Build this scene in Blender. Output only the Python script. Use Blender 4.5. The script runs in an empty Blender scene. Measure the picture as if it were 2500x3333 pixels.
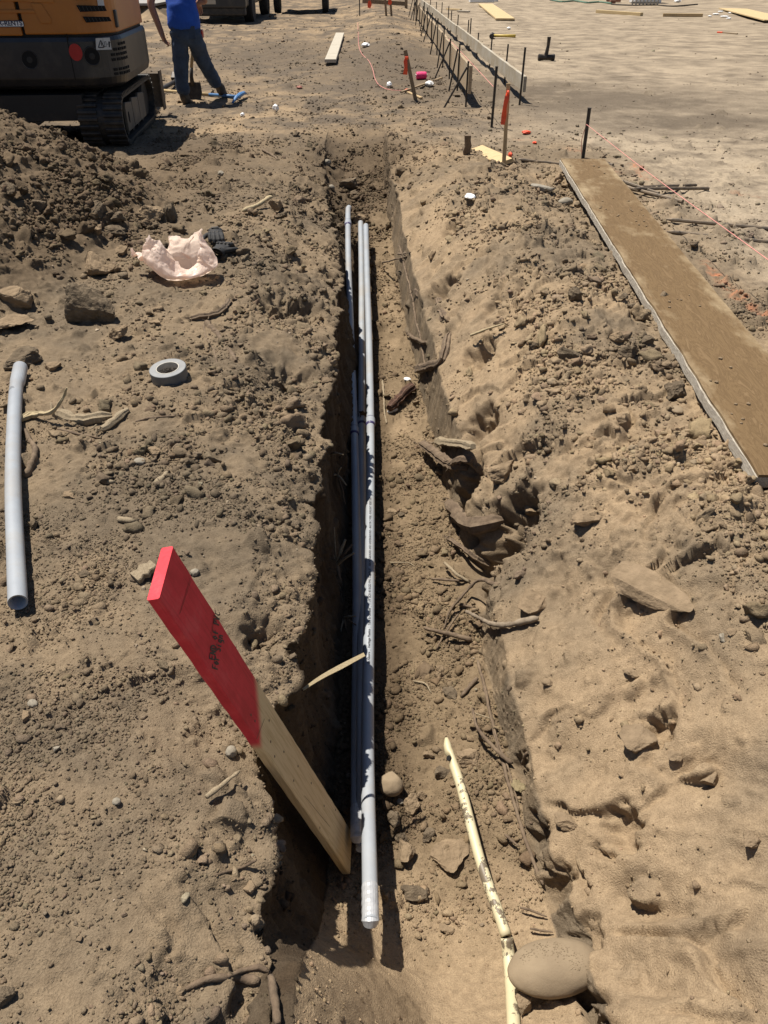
import bpy, math, random, time
import numpy as np
from mathutils import Vector, Matrix, Quaternion
T0 = time.time()
random.seed(5)
rng = np.random.default_rng(11)
R = math.radians
C = bpy.context.scene.collection

# ------------------------------------------------------------------ camera, sky, sun
PITCH, CAMH, FPX = R(35.8), 1.52, 2503.0
cam_d = bpy.data.cameras.new('camera')
cam_d.sensor_fit = 'VERTICAL'; cam_d.sensor_height = 36.0; cam_d.sensor_width = 27.0
cam_d.lens = 36.0 * FPX / 3333.0
cam_d.clip_start = 0.05; cam_d.clip_end = 2000
cam = bpy.data.objects.new('camera', cam_d); C.objects.link(cam)
cam.location = (0, 0, CAMH); cam.rotation_euler = (math.pi / 2 - PITCH, 0, 0)
bpy.context.scene.camera = cam
SUN = Vector((-0.325, 0.235, 1.0)).normalized()
SUN_EL = math.asin(SUN.z); SUN_AZ = math.atan2(SUN.x, SUN.y)
w = bpy.data.worlds.new('World'); bpy.context.scene.world = w; w.use_nodes = True
nt = w.node_tree; bg = nt.nodes['Background']
sky = nt.nodes.new('ShaderNodeTexSky'); sky.sky_type = 'NISHITA'; sky.sun_disc = False
sky.sun_elevation = SUN_EL; sky.sun_rotation = SUN_AZ; sky.altitude = 800
nt.links.new(sky.outputs[0], bg.inputs[0]); bg.inputs[1].default_value = 0.05
sd = bpy.data.lights.new('sun', 'SUN'); sd.energy = 5.0; sd.angle = R(0.5); sd.color = (1.0, 0.93, 0.82)
so = bpy.data.objects.new('sun', sd); C.objects.link(so)
so.rotation_euler = SUN.to_track_quat('Z', 'Y').to_euler(); so.location = (-5, 5, 15)
vs = bpy.context.scene.view_settings
vs.view_transform = 'Standard'; vs.look = 'None'; vs.exposure = 0.60; vs.gamma = 1.0

# ------------------------------------------------------------------ pixel -> place helpers (photo pixels, 2500 x 3333)
FW = np.array([0, math.cos(PITCH), -math.sin(PITCH)]); UP = np.array([0, math.sin(PITCH), math.cos(PITCH)])
RT = np.array([1.0, 0, 0]); CP = np.array([0, 0, CAMH])
def ray(x, y): return RT * (x - 1250) / FPX + UP * (1666.5 - y) / FPX + FW
def onz(x, y, z=0.0):
    d = ray(x, y); return CP + d * (z - CAMH) / d[2]
def ony(x, y, Y):
    d = ray(x, y); return CP + d * Y / d[1]
def dep(x, y, t): return CP + ray(x, y) * t
def depth_of(p): return float((np.asarray(p) - CP) @ FW)

# ------------------------------------------------------------------ noise
def _h(ix, iy, iz, seed):
    with np.errstate(over='ignore'):
        h = (ix.astype(np.int64) * 374761393 + iy.astype(np.int64) * 668265263 + np.asarray(iz, dtype=np.int64) * 1440662683 + seed * 974711) & 0xffffffff
        h = ((h ^ (h >> 13)) * 1274126177) & 0xffffffff
        h = ((h ^ (h >> 16)) * 2246822519) & 0xffffffff
        return h ^ (h >> 15)
def per2(x, y, seed=0):
    x = np.asarray(x, dtype=np.float32); y = np.asarray(y, dtype=np.float32)
    x0 = np.floor(x); y0 = np.floor(y); fx = x - x0; fy = y - y0
    ix = x0.astype(np.int64); iy = y0.astype(np.int64)
    u = fx * fx * fx * (fx * (fx * 6 - 15) + 10); v = fy * fy * fy * (fy * (fy * 6 - 15) + 10)
    def g(dx, dy):
        h = _h(ix + dx, iy + dy, 0, seed)
        a = (h & 0xffff).astype(np.float32) * np.float32(6.2831853 / 65536)
        return np.cos(a) * (fx - dx) + np.sin(a) * (fy - dy)
    a = g(0, 0); b = g(1, 0); c_ = g(0, 1); d = g(1, 1)
    return (a + (b - a) * u) * (1 - v) + (c_ + (d - c_) * u) * v
def fbm2(x, y, oct=3, seed=0, gain=0.5):
    s = 0; a = 1.0; f = 1.0
    for o in range(oct):
        s = s + a * per2(x * f + 13.7 * o, y * f - 7.3 * o, seed + o); a *= gain; f *= 2.03
    return s
def ridge2(x, y, oct=2, seed=0):
    s = 0; a = 1.0; f = 1.0
    for o in range(oct):
        s = s + a * (0.35 - np.abs(per2(x * f, y * f, seed + o))); a *= 0.5; f *= 2.1
    return s
def per3(p, seed=0):
    p0 = np.floor(p); f = p - p0; i = p0.astype(np.int64); u = f * f * f * (f * (f * 6 - 15) + 10)
    out = 0
    for dx in (0, 1):
        for dy in (0, 1):
            for dz in (0, 1):
                h = _h(i[:, 0] + dx, i[:, 1] + dy, i[:, 2] + dz, seed)
                g = np.stack([(h & 255) / 127.5 - 1, ((h >> 8) & 255) / 127.5 - 1, ((h >> 16) & 255) / 127.5 - 1], 1)
                n = g[:, 0] * (f[:, 0] - dx) + g[:, 1] * (f[:, 1] - dy) + g[:, 2] * (f[:, 2] - dz)
                out = out + n * (u[:, 0] if dx else 1 - u[:, 0]) * (u[:, 1] if dy else 1 - u[:, 1]) * (u[:, 2] if dz else 1 - u[:, 2])
    return out
def fbm3(p, oct=3, seed=0):
    s = 0; a = 1.0; f = 1.0
    for o in range(oct):
        s = s + a * per3(p * f, seed + o); a *= 0.5; f *= 2.03
    return s
def clods(x, y, cell, seed, prob, rlo=0.28, rhi=0.5, flat=0.75):
    ix = np.floor(x / cell).astype(np.int64); iy = np.floor(y / cell).astype(np.int64)
    out = np.zeros(x.shape, np.float32)
    for dx in (-1, 0, 1):
        for dy in (-1, 0, 1):
            h = _h(ix + dx, iy + dy, 3, seed); h2 = _h(ix + dx, iy + dy, 9, seed + 5)
            cx = (ix + dx + 0.5 + ((h & 255) / 255.0 - 0.5) * 0.7) * cell; cy = (iy + dy + 0.5 + (((h >> 8) & 255) / 255.0 - 0.5) * 0.7) * cell
            r = (rlo + (rhi - rlo) * (((h >> 16) & 255) / 255.0) ** 1.5) * cell
            a = (h2 & 255) / 255.0 * 3.1416; e = 1 + 0.5 * ((h2 >> 8) & 255) / 255.0
            on = ((h2 >> 16) & 255) / 255.0 < prob
            ux = x - cx; uy = y - cy; ca = np.cos(a); sa = np.sin(a)
            p = ux * ca + uy * sa; q = (uy * ca - ux * sa) * e; pa = np.abs(p); qa = np.abs(q)
            dm = np.maximum(np.maximum(pa, qa), (pa + qa) * 0.74)
            k1 = ((h >> 24) & 255) / 255.0; k2 = ((h2 >> 24) & 255) / 255.0 - 0.5
            v = np.clip((r - dm) * 2.0, 0, (0.45 + 0.55 * k1) * r + p * k2 * 1.3 + q * (k1 - .5) * 1.1) * flat * 1.15
            out = np.maximum(out, np.where(on, v, 0).astype(np.float32))
    return out
def sst(a, b, x):
    t = np.clip((x - a) / (b - a), 0, 1); return t * t * (3 - 2 * t)

# ------------------------------------------------------------------ mesh + material helpers
ORG = {}
def mesh_from(name, V, F):
    me = bpy.data.meshes.new(name)
    me.from_pydata([tuple(map(float, v)) for v in V], [], [tuple(map(int, f)) for f in F]); me.update()
    return me
def fast_mesh(name, V, F, cols=None, smooth=True):
    """V (n,3), F (m,k) numpy"""
    me = bpy.data.meshes.new(name); k = F.shape[1]
    me.vertices.add(len(V)); me.vertices.foreach_set('co', np.ascontiguousarray(V, np.float32).ravel())
    me.loops.add(F.size); me.loops.foreach_set('vertex_index', np.ascontiguousarray(F, np.int32).ravel())
    me.polygons.add(len(F)); me.polygons.foreach_set('loop_start', np.arange(0, F.size, k, dtype=np.int32))
    me.update(calc_edges=True)
    if cols is not None:
        at = me.attributes.new('col', 'FLOAT_COLOR', 'POINT')
        at.data.foreach_set('color', np.concatenate([cols, np.ones((len(cols), 1))], 1).astype(np.float32).ravel())
    if smooth: me.shade_smooth()
    return me
def root_loc(o):
    while o.parent is not None: o = o.parent
    return ORG.get(o.name, Vector((0, 0, 0)))
def tag(o, label, cat, group=None):
    o['label'] = label; o['category'] = cat
    if group: o['group'] = group
    return o
def thing(name, label, cat, loc=(0, 0, 0), rz=0.0, group=None):
    o = bpy.data.objects.new(name, None); C.objects.link(o); o.empty_display_size = 0.1
    o.location = tuple(map(float, loc)); o.rotation_euler = (0, 0, rz)
    ORG[o.name] = Vector(tuple(map(float, loc)))
    return tag(o, label, cat, group)
def mk(name, VF, mat, parent=None, world=True, smooth=False, loc=None):
    V, F = VF; V = np.array([tuple(v) for v in V], float)
    if parent is None:
        if loc is None: loc = (V[:, 0].mean(), V[:, 1].mean(), V[:, 2].min())
        V = V - np.array(loc, float)
    elif world:
        V = V - np.array(root_loc(parent))
    me = mesh_from(name, V, F)
    if smooth: me.shade_smooth()
    o = bpy.data.objects.new(name, me); C.objects.link(o); me.materials.append(mat)
    if parent is None:
        o.location = tuple(map(float, loc)); ORG[o.name] = Vector(tuple(map(float, loc)))
    else: o.parent = parent
    return o
def bev(o, wd=0.003, seg=2):
    m = o.modifiers.new('edge', 'BEVEL'); m.width = wd; m.segments = seg; m.limit_method = 'ANGLE'; return o
def join(*parts):
    V = []; F = []
    for v, f in parts:
        n = len(V); V += [tuple(p) for p in v]; F += [tuple(i + n for i in q) for q in f]
    return V, F
def nrm(v): v = np.asarray(v, float); return v / (np.linalg.norm(v) + 1e-12)
def frame_of(d, ref=(0, 0, 1)):
    d = nrm(d); s = np.cross(ref, d)
    if np.linalg.norm(s) < 1e-4: s = np.cross((1, 0, 0), d)
    s = nrm(s); return d, s, np.cross(d, s)
def beam(p0, p1, wd, th, up=(0, 0, 1), seg=1, ch=0.0, wob=0.0, seed=0):
    """board from p0 to p1, width across, thickness along the up side"""
    p0 = np.asarray(p0, float); p1 = np.asarray(p1, float)
    d = nrm(p1 - p0); u = np.asarray(up, float); u = nrm(u - d * (u @ d)); s = np.cross(d, u)
    a, b, c_ = wd / 2, th / 2, min(ch, th * 0.4) if ch else 0
    prof = [(-a + c_, -b), (a - c_, -b), (a, -b + c_), (a, b - c_), (a - c_, b), (-a + c_, b), (-a, b - c_), (-a, -b + c_)] if ch else [(-a, -b), (a, -b), (a, b), (-a, b)]
    V = []; F = []; n = len(prof); r_ = random.Random(seed)
    for i in range(seg + 1):
        t = i / seg; c0 = p0 + (p1 - p0) * t
        jw = [r_.uniform(-wob, wob) for _ in range(2)] if wob else (0, 0)
        for (x, y) in prof: V.append(c0 + s * (x + (jw[0] if x < 0 else jw[1])) + u * y)
    for i in range(seg):
        for k in range(n):
            a0 = i * n + k; b0 = i * n + (k + 1) % n; F.append((a0, b0, b0 + n, a0 + n))
    F.append(tuple(range(n - 1, -1, -1))); F.append(tuple(seg * n + k for k in range(n)))
    return V, F
def tube(pts, rad, sides=8, cap=True, jit=0.0, seed=0, flat=1.0):
    P = [np.asarray(p, float) for p in pts]; n = len(P); r_ = random.Random(seed)
    if not hasattr(rad, '__len__'): rad = [rad] * n
    V = []; F = []; s = None
    for i in range(n):
        d = nrm(P[min(i + 1, n - 1)] - P[max(i - 1, 0)])
        if s is None: _, s, _u = frame_of(d)
        s = nrm(s - d * (s @ d)); u = np.cross(d, s)
        for k in range(sides):
            a = 2 * math.pi * k / sides; q = rad[i] * (1 + r_.uniform(-jit, jit))
            V.append(P[i] + s * math.cos(a) * q + u * math.sin(a) * q * flat)
    for i in range(n - 1):
        for k in range(sides):
            a0 = i * sides + k; b0 = i * sides + (k + 1) % sides; F.append((a0, b0, b0 + sides, a0 + sides))
    if cap:
        F.append(tuple(range(sides - 1, -1, -1))); F.append(tuple((n - 1) * sides + k for k in range(sides)))
    return V, F
def lathe(prof, org, axis=(0, 0, 1), sides=32, closed=False, cap=True):
    """prof: (radius, height) list"""
    d, s, u = frame_of(axis, (0, 1, 0.01)); V = []; F = []; n = len(prof); org = np.asarray(org, float)
    for (r, h) in prof:
        for k in range(sides):
            a = 2 * math.pi * k / sides; V.append(org + d * h + s * math.cos(a) * r + u * math.sin(a) * r)
    for i in range(n if closed else n - 1):
        j = (i + 1) % n
        for k in range(sides):
            k2 = (k + 1) % sides; F.append((i * sides + k, i * sides + k2, j * sides + k2, j * sides + k))
    if not closed and cap:
        F.append(tuple(range(sides - 1, -1, -1))); F.append(tuple((n - 1) * sides + k for k in range(sides)))
    return V, F
def prism(poly, org, ax, ay, th):
    """2-D outline poly in axes ax, ay, thickness th along ax x ay"""
    org = np.asarray(org, float); ax = np.asarray(ax, float); ay = np.asarray(ay, float); az = np.cross(ax, ay); az = az / (np.linalg.norm(az) + 1e-12)
    n = len(poly); V = [org + ax * x + ay * y for x, y in poly] + [org + ax * x + ay * y + az * th for x, y in poly]
    F = [tuple(range(n - 1, -1, -1)), tuple(range(n, 2 * n))] + [(k, (k + 1) % n, n + (k + 1) % n, n + k) for k in range(n)]
    return V, F
def box(cx, cy, cz, sx, sy, sz): return beam((cx - sx / 2, cy, cz), (cx + sx / 2, cy, cz), sy, sz)
def ring_poly(rx, ry, n=24, cx=0, cy=0): return [(cx + rx * math.cos(2 * math.pi * k / n), cy + ry * math.sin(2 * math.pi * k / n)) for k in range(n)]
_ico = {}
def ico(sub):
    if sub not in _ico:
        import bmesh
        b = bmesh.new(); bmesh.ops.create_icosphere(b, subdivisions=sub, radius=1.0)
        _ico[sub] = (np.array([v.co[:] for v in b.verts]), np.array([[v.index for v in f.verts] for f in b.faces])); b.free()
    return _ico[sub]
def rock_vf(size, sub=4, seed=0, cuts=7, rough=0.16, rnd=0.0, ang=None):
    """angular or rounded stone; size = full extents"""
    r_ = np.random.default_rng(seed); V, F = ico(sub); V = V.copy()
    for k in range(cuts):
        n = nrm(r_.normal(size=3)); d = r_.uniform(0.30, 0.78) if rnd < 0.5 else r_.uniform(0.8, 0.95)
        e = V @ n - d; V = V - np.outer(np.maximum(e, 0) * 0.92, n)
    L = np.linalg.norm(V, axis=1, keepdims=True)
    amp = rough * (1 - rnd * 0.75)
    V = V * (1 + amp * fbm3(V * 1.6 + seed * 3.1, 3, seed)[:, None] + amp * 0.35 * fbm3(V * 7 + seed, 3, seed + 9)[:, None])
    V = V / (np.abs(V).max(0)) * np.array(size) / 2
    a = r_.uniform(0, 6.28) if ang is None else ang
    m = np.array([[math.cos(a), -math.sin(a), 0], [math.sin(a), math.cos(a), 0], [0, 0, 1]])
    return V @ m.T, F

def new_mat(name):
    m = bpy.data.materials.new(name); m.use_nodes = True; n = m.node_tree; b = n.nodes['Principled BSDF']; return m, n, b
def nd(n, t, **k):
    x = n.nodes.new(t)
    for a, v in k.items(): setattr(x, a, v)
    return x
def noise_node(n, scale, detail=4, rough=0.6, vec=None, stretch=None, coord='Object'):
    tc = nd(n, 'ShaderNodeTexCoord'); src = tc.outputs[coord]
    if stretch:
        mp = nd(n, 'ShaderNodeMapping'); mp.inputs['Scale'].default_value = stretch; n.links.new(src, mp.inputs[0]); src = mp.outputs[0]
    t = nd(n, 'ShaderNodeTexNoise'); t.inputs['Scale'].default_value = scale; t.inputs['Detail'].default_value = detail; t.inputs['Roughness'].default_value = rough
    n.links.new(src, t.inputs['Vector']); return t
def ramp(n, src, stops):
    r_ = nd(n, 'ShaderNodeValToRGB'); e = r_.color_ramp.elements
    while len(e) < len(stops): e.new(0.5)
    for i, (p, c_) in enumerate(stops):
        e[i].position = p; e[i].color = (*c_, 1) if len(c_) == 3 else c_
    n.links.new(src, r_.inputs[0]); return r_
def mixc(n, fac, a, b, mode='MIX'):
    m = nd(n, 'ShaderNodeMix', data_type='RGBA', blend_type=mode)
    for i, v in ((0, fac), (6, a), (7, b)):
        if hasattr(v, 'is_output'): n.links.new(v, m.inputs[i])
        elif i == 0: m.inputs[0].default_value = v
        else: m.inputs[i].default_value = (*v, 1)
    return m.outputs[2]
def bump(n, b, src, strength=0.4, dist=0.01, prev=None):
    x = nd(n, 'ShaderNodeBump'); x.inputs['Strength'].default_value = strength; x.inputs['Distance'].default_value = dist
    n.links.new(src, x.inputs['Height'])
    if prev is not None: n.links.new(prev.outputs[0], x.inputs['Normal'])
    n.links.new(x.outputs[0], b.inputs['Normal']); return x
def mat(name, col, rough=0.8, col2=None, scale=20, stretch=None, bmp=0.0, bdist=0.004, bscale=None, metal=0.0, dust=None, dust_amt=0.5, spec=0.5, lo=0.35, hi=0.65):
    m, n, b = new_mat(name); b.inputs['Roughness'].default_value = rough; b.inputs['Metallic'].default_value = metal
    b.inputs['Specular IOR Level'].default_value = spec
    t = noise_node(n, scale, 6, 0.62, stretch=stretch)
    c2 = col2 if col2 else tuple(v * 0.8 for v in col)
    out = ramp(n, t.outputs['Fac'], [(lo, c2), (hi, col)]).outputs[0]
    if dust:
        t2 = noise_node(n, scale * 0.37 + 1.5, 7, 0.7)
        f = ramp(n, t2.outputs['Fac'], [(0.62 - 0.35 * dust_amt, (0, 0, 0)), (0.78 - 0.25 * dust_amt, (dust_amt,) * 3)])
        out = mixc(n, f.outputs[0], out, dust)
    n.links.new(out, b.inputs['Base Color'])
    if bmp:
        t3 = noise_node(n, bscale or scale * 3, 6, 0.65, stretch=stretch); bump(n, b, t3.outputs['Fac'], bmp, bdist)
    return m
def wood_mat(name, light, dark, grain=(1, 14, 14), scale=6, rough=0.75, dust=None, dust_amt=0.5, bmp=0.25):
    m, n, b = new_mat(name); b.inputs['Roughness'].default_value = rough; b.inputs['Specular IOR Level'].default_value = 0.25
    t = noise_node(n, scale, 5, 0.6, stretch=grain); t.inputs['Distortion'].default_value = 0.6
    out = ramp(n, t.outputs['Fac'], [(0.3, dark), (0.52, light), (0.75, tuple(0.5 * (a + c_) for a, c_ in zip(light, dark)))]).outputs[0]
    if dust:
        t2 = noise_node(n, 3.0, 7, 0.7)
        f = ramp(n, t2.outputs['Fac'], [(0.6 - 0.35 * dust_amt, (0, 0, 0)), (0.75 - 0.2 * dust_amt, (1, 1, 1))])
        out = mixc(n, f.outputs[0], out, dust)
    n.links.new(out, b.inputs['Base Color'])
    bump(n, b, t.outputs['Fac'], bmp, 0.002)
    return m
DUST = (0.30, 0.225, 0.145)

# ------------------------------------------------------------------ GROUND: one sheet, trench cut into it
def iv(Y, *tab):
    a = np.array(tab, float); return np.interp(Y, a[:, 0], a[:, 1])
ys = [-6, -3, -1.5, -0.8, -0.4, -0.1, 0.1, 0.25, 0.35]
y = 0.35
while y < 160:
    st = 0.0052 if y < 2 else 0.0052 * (y / 2) ** 1.28
    y += min(st, 0.085 if y < 45 else 8.0); ys.append(y)
YR = np.array(ys)
def spread(n_u, step, far, g=1.027):
    d = list(np.arange(n_u) * step)
    s = step
    while d[-1] < far: s *= g; d.append(d[-1] + s)
    return np.array(d)
DL = spread(350, 0.0065, 90); DR = spread(380, 0.0065, 90)
def smooth1(a, k):
    ker = np.hanning(k + 2)[1:-1]; ker /= ker.sum(); return np.convolve(np.pad(a, k // 2, mode='edge'), ker, 'valid')
z0 = np.zeros_like(YR)
far_f = 1 - sst(7.7, 9.2, YR)                       # trench fades into the grade
jl = far_f * (0.045 * per2(YR / 0.45, z0 + 2.2, 1) + 0.035 * per2(YR / 0.13, z0 + 5.2, 2) + 0.02 * per2(YR / 0.05, z0 + 8.2, 3))
lipx0 = iv(YR, (-6, -.24), (0.6, -.225), (1.6, -.235), (4.5, -.255), (5.2, -.31), (6, -.40), (7, -.52), (8, -.62), (9, -.6), (20, -.6))
jl = jl + .10 * per2(YR / .45, z0 + 3.7, 9) * sst(5.8, 6.8, YR) * far_f
jl = jl - 0.095 * np.exp(-((YR - 1.18) / .16) ** 4)      # lip broken away where the board stands
lipx = lipx0 + jl
lipz = iv(YR, (-6, .01), (0.6, .0), (2, .03), (3.5, .0), (5, -.06), (6.5, -.06), (8, -.04), (9, 0)) + far_f * (0.03 * per2(YR / 0.2, z0 + 3.3, 4) + 0.02 * per2(YR / 0.07, z0 + 1.3, 5))
fz = iv(YR, (-6, -.3), (0.45, -.40), (0.7, -.52), (0.95, -.68), (1.2, -.70), (3.5, -.64), (5, -.52), (6.1, -.37), (6.7, -.30), (7.6, -.25), (8.3, -.20), (8.8, -.06), (9.3, 0), (10, 0))
basex = lipx0 + iv(YR, (-6, .05), (1, .06), (4.5, .08), (6.2, .18), (7.2, .25), (9, .2)) + 0.015 * per2(YR / 0.3, z0 + 9, 6)
rfx = iv(YR, (-6, .44), (.6, .46), (1.07, .455), (1.56, .40), (2.3, .36), (2.85, .325), (3.5, .27), (4.3, .20), (5.3, .12), (7, .03), (8.5, 0), (12, 0)) + far_f * (0.018 * per2(YR / 0.35, z0 + 4, 7) + 0.01 * per2(YR / 0.1, z0 + 14, 17))
rwh = iv(YR, (-6, .08), (.6, .10), (1.1, .15), (1.7, .20), (2.5, .26), (3.5, .33), (5, .36), (6.3, .30), (7.6, .24), (8.4, .17), (9.0, .03), (9.5, .0), (10, 0)) * (1 + 0.22 * per2(YR / 0.6, z0 + 6, 8))
rwx = rfx + 0.02 + 0.08 * rwh
NW, NF, NR = 64, 96, 40
cols_x = []; cols_z = []; cols_reg = []
def col(x, z, reg, t): cols_x.append(x); cols_z.append(z); cols_reg.append((reg, t))
# ---- heights of the land to either side
TOE = np.array([(-2.6, 2.6), (-1.95, 3.25), (-1.62, 4.0), (-1.45, 4.8), (-1.45, 5.6), (-1.75, 6.5), (-2.5, 7.35), (-4.0, 7.9), (-7.0, 8.2)])
def pile_h(x, Y):
    best = np.full(x.shape, 1e9, np.float32); sgn = np.zeros(x.shape, np.float32)
    for a, b in zip(TOE[:-1], TOE[1:]):
        e = b - a; l2 = e @ e
        t = np.clip(((x - a[0]) * e[0] + (Y - a[1]) * e[1]) / l2, 0, 1)
        dx = x - (a[0] + e[0] * t); dy = Y - (a[1] + e[1] * t); d = np.hypot(dx, dy)
        side = np.sign(e[0] * (Y - a[1]) - e[1] * (x - a[0]))
        cl = d < best; best = np.where(cl, d, best); sgn = np.where(cl, side, sgn)
    d = np.where(sgn > 0, best, -best)               # inside is left of the toe line
    d = d + 0.15 * per2(x / 0.7, Y / 0.7, 21)
    h = np.where(d > 0, 0.60 * d, 0)
    h = np.sqrt(h * h + 0.0009) - 0.03
    return 1.15 * np.tanh(h / 1.15) * np.clip((x + 12) / 6, 0, 1), d
def left_h(x, d, Y):
    g = 0.03 * fbm2(x / 2.2, Y / 2.2, 2, 30) * sst(0, 1, d)
    top = iv(Y, (-6, .05), (2, .06), (3.5, .10), (5, .13), (6.5, .07), (8, 0.0), (12, 0), (200, 0)); wid = iv(Y, (-6, .25), (2, .28), (4, .5), (6, .6), (9, .6))
    z = top * sst(-0.05, 1, d / wid) * (1 - 0.5 * sst(1.5, 3, d))
    p, dd = pile_h(x, Y)
    cut = 0.35 * sst(0, 1.2, (Y - 27.5) + (x + 7.4) * 1.2) * sst(-6.4, -7.2, x) # eroded kerb of the old paving far left
    return z + g + p + cut, p
def right_h(x, d, Y, zw):
    top = iv(Y, (-6, .03), (1.2, .03), (2.5, .06), (4, .13), (5.5, .16), (6.6, .17), (7.6, .10), (8.6, .01), (10, 0)); wid = iv(Y, (-6, .8), (1, .72), (2, .68), (3.2, .58), (5, .48), (6.5, .45), (8, .5))
    t = np.clip(d / wid, 0, 1.0)
    s = t * (1.35 - 0.35 * t * t)
    z = zw + (top - zw) * np.clip(s, 0, 1)
    z = z - top * 0.7 * sst(0.15, 1.0, (d - wid) / 0.9)
    g = 0.035 * fbm2(x / 2.5, Y / 2.5, 2, 31) * sst(wid, wid + 1, d)
    far = 0 * 0.20 * np.exp(-((x - 0.15 + 0.02 * (Y - 20)) / 0.85) ** 2) * sst(14.5, 18, Y) * (1 - sst(38, 48, Y))       # far ridge of spoil
    far = far + 0 * 0.07 * np.exp(-((x + 0.1) / 0.5) ** 2 - ((Y - 14.5) / 2.2) ** 2)
    far = far + 2.2 * sst(0, 7, (x - 15.5) + (Y - 36) * 0.25) * sst(24, 34, Y)                               # bank of dirt far right
    hol = -0.05 * np.exp(-((x - 1.0) / 1.1) ** 2 - ((Y - 8.9) / 0.6) ** 2)
    return z + g + far + hol
M = len(YR)
Yc = YR[:, None]
XL = lipx[:, None] - DL[None, ::-1]; DLg = np.broadcast_to(DL[None, ::-1], XL.shape)
ZL, PILE = left_h(XL, DLg, Yc + 0 * XL)
sh = np.exp(-DLg / 0.05)
ZL = ZL + lipz[:, None] * np.exp(-DLg / 0.35) - 0.035 * sh * far_f[:, None]
tw = (np.arange(1, NW + 1) / NW)[None]
lz = ZL[:, -1:]
bow = np.sin(tw * np.pi) * (0.02 * far_f[:, None]) * (1 + 0.8 * per2(Yc / 0.5 + 0 * tw, tw * 2 + 0 * Yc, 40))
XW = lipx[:, None] + (basex - lipx)[:, None] * tw ** 1.5 - bow
tf = (np.arange(1, NF + 1) / NF)[None]
XF = basex[:, None] + (rfx - basex)[:, None] * tf
edge = 0.05 * np.exp(-(1 - tf) / 0.12) + 0.02 * np.exp(-tf / 0.05)
ZF = fz[:, None] + edge * iv(YR, (-6, .3), (1, 1), (6, 1), (8.5, 0))[:, None] + 0.03 * fbm2(XF / 0.35, Yc / 0.35 + 0 * XF, 2, 41) * far_f[:, None]
ZF = ZF + 0.46 * (sst(1.24, 0.60, Yc) * sst(0.50 + 0.03 * per2(Yc / .12, Yc * 0 + 7.7, 43), -0.05, tf))
ZF = ZF + 0.05 * sst(0.35, 0.9, tf) * iv(YR, (0, 0), (1.0, .6), (1.5, 1), (2.6, 0.6), (4, 0))[:, None]
ZW = lz + (ZF[:, :1] - lz) * tw
tr = (np.arange(1, NR + 1) / NR)[None]
fzr = ZF[:, -1:]
wtz = fz[:, None] + rwh[:, None] + 0.03 * far_f[:, None]
XR0 = rfx[:, None] + (rwx - rfx)[:, None] * tr
ZR0 = fzr + (np.maximum(wtz, fzr) - fzr) * tr
XR = rwx[:, None] + DR[None, 1:]; DRg = np.broadcast_to(DR[None, 1:], XR.shape)
zw = ZR0[:, -1:]
ZR = right_h(XR, DRg, Yc + 0 * XR, zw)
X = np.concatenate([XL, XW, XF, XR0, XR], 1); Z = np.concatenate([ZL, ZW, ZF, ZR0, ZR], 1)
nL, nR = XL.shape[1], XR.shape[1]
Z = Z + 0.20 * np.exp(-((X - 0.1 + 0.02 * (Yc - 20)) / 0.9) ** 2) * sst(14.5, 18, Yc) * (1 - sst(38, 48, Yc)) + 0.08 * np.exp(-((X + 0.3) / 0.7) ** 2 - ((Yc - 14.5) / 2.2) ** 2)
Z = Z + sst(9.4, 11, Yc) * (.05 * fbm2(X / 1.6, Yc + 0 * X, 2, 33) + .035 * fbm2(X / .55, Yc / .55 + 0 * X, 2, 35)) * sst(-14, -8, X) * sst(3.2, 1.2, X)
N = X.shape[1]
Yg = np.broadcast_to(Yc, X.shape).copy()
reg = np.zeros(N, int); reg[nL:nL + NW] = 1; reg[nL + NW:nL + NW + NF] = 2; reg[nL + NW + NF:nL + NW + NF + NR] = 3; reg[N - nR:] = 4
Dd = np.zeros_like(X); Dd[:, :nL] = DLg; Dd[:, N - nR:] = DRg
P3 = np.zeros_like(X); P3[:, :nL] = PILE
S = np.concatenate([np.zeros((M, 1)), np.cumsum(np.hypot(np.diff(X, axis=1), np.diff(Z, axis=1)), axis=1)], 1)
S = (S - S[:, nL - 1:nL]).astype(np.float32); Yf = Yg.astype(np.float32)
def bl(a, k):                                         # blur across the profile
    ker = np.hanning(k + 2)[1:-1]; ker /= ker.sum(); out = np.zeros_like(a); h = k // 2
    p = np.pad(a, ((0, 0), (h, h)), mode='edge')
    for i, kk in enumerate(ker): out += kk * p[:, i:i + a.shape[1]]
    return out
Xs = bl(X, 15); Zs = bl(Z, 15)
du = np.stack([np.gradient(Xs, axis=1), np.zeros_like(X), np.gradient(Zs, axis=1)], 2)
dz_dy = np.gradient(Zs, axis=0) / np.gradient(Yg, axis=0); dx_dy = np.gradient(Xs, axis=0) / np.gradient(Yg, axis=0)
dx_dy = np.clip(dx_dy, -.5, .5); dz_dy = np.clip(dz_dy, -1, 1)
dv = np.stack([dx_dy, np.ones_like(X), dz_dy], 2)
Nn = np.cross(du, dv); Nn /= np.linalg.norm(Nn, axis=2, keepdims=True) + 1e-12
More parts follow.
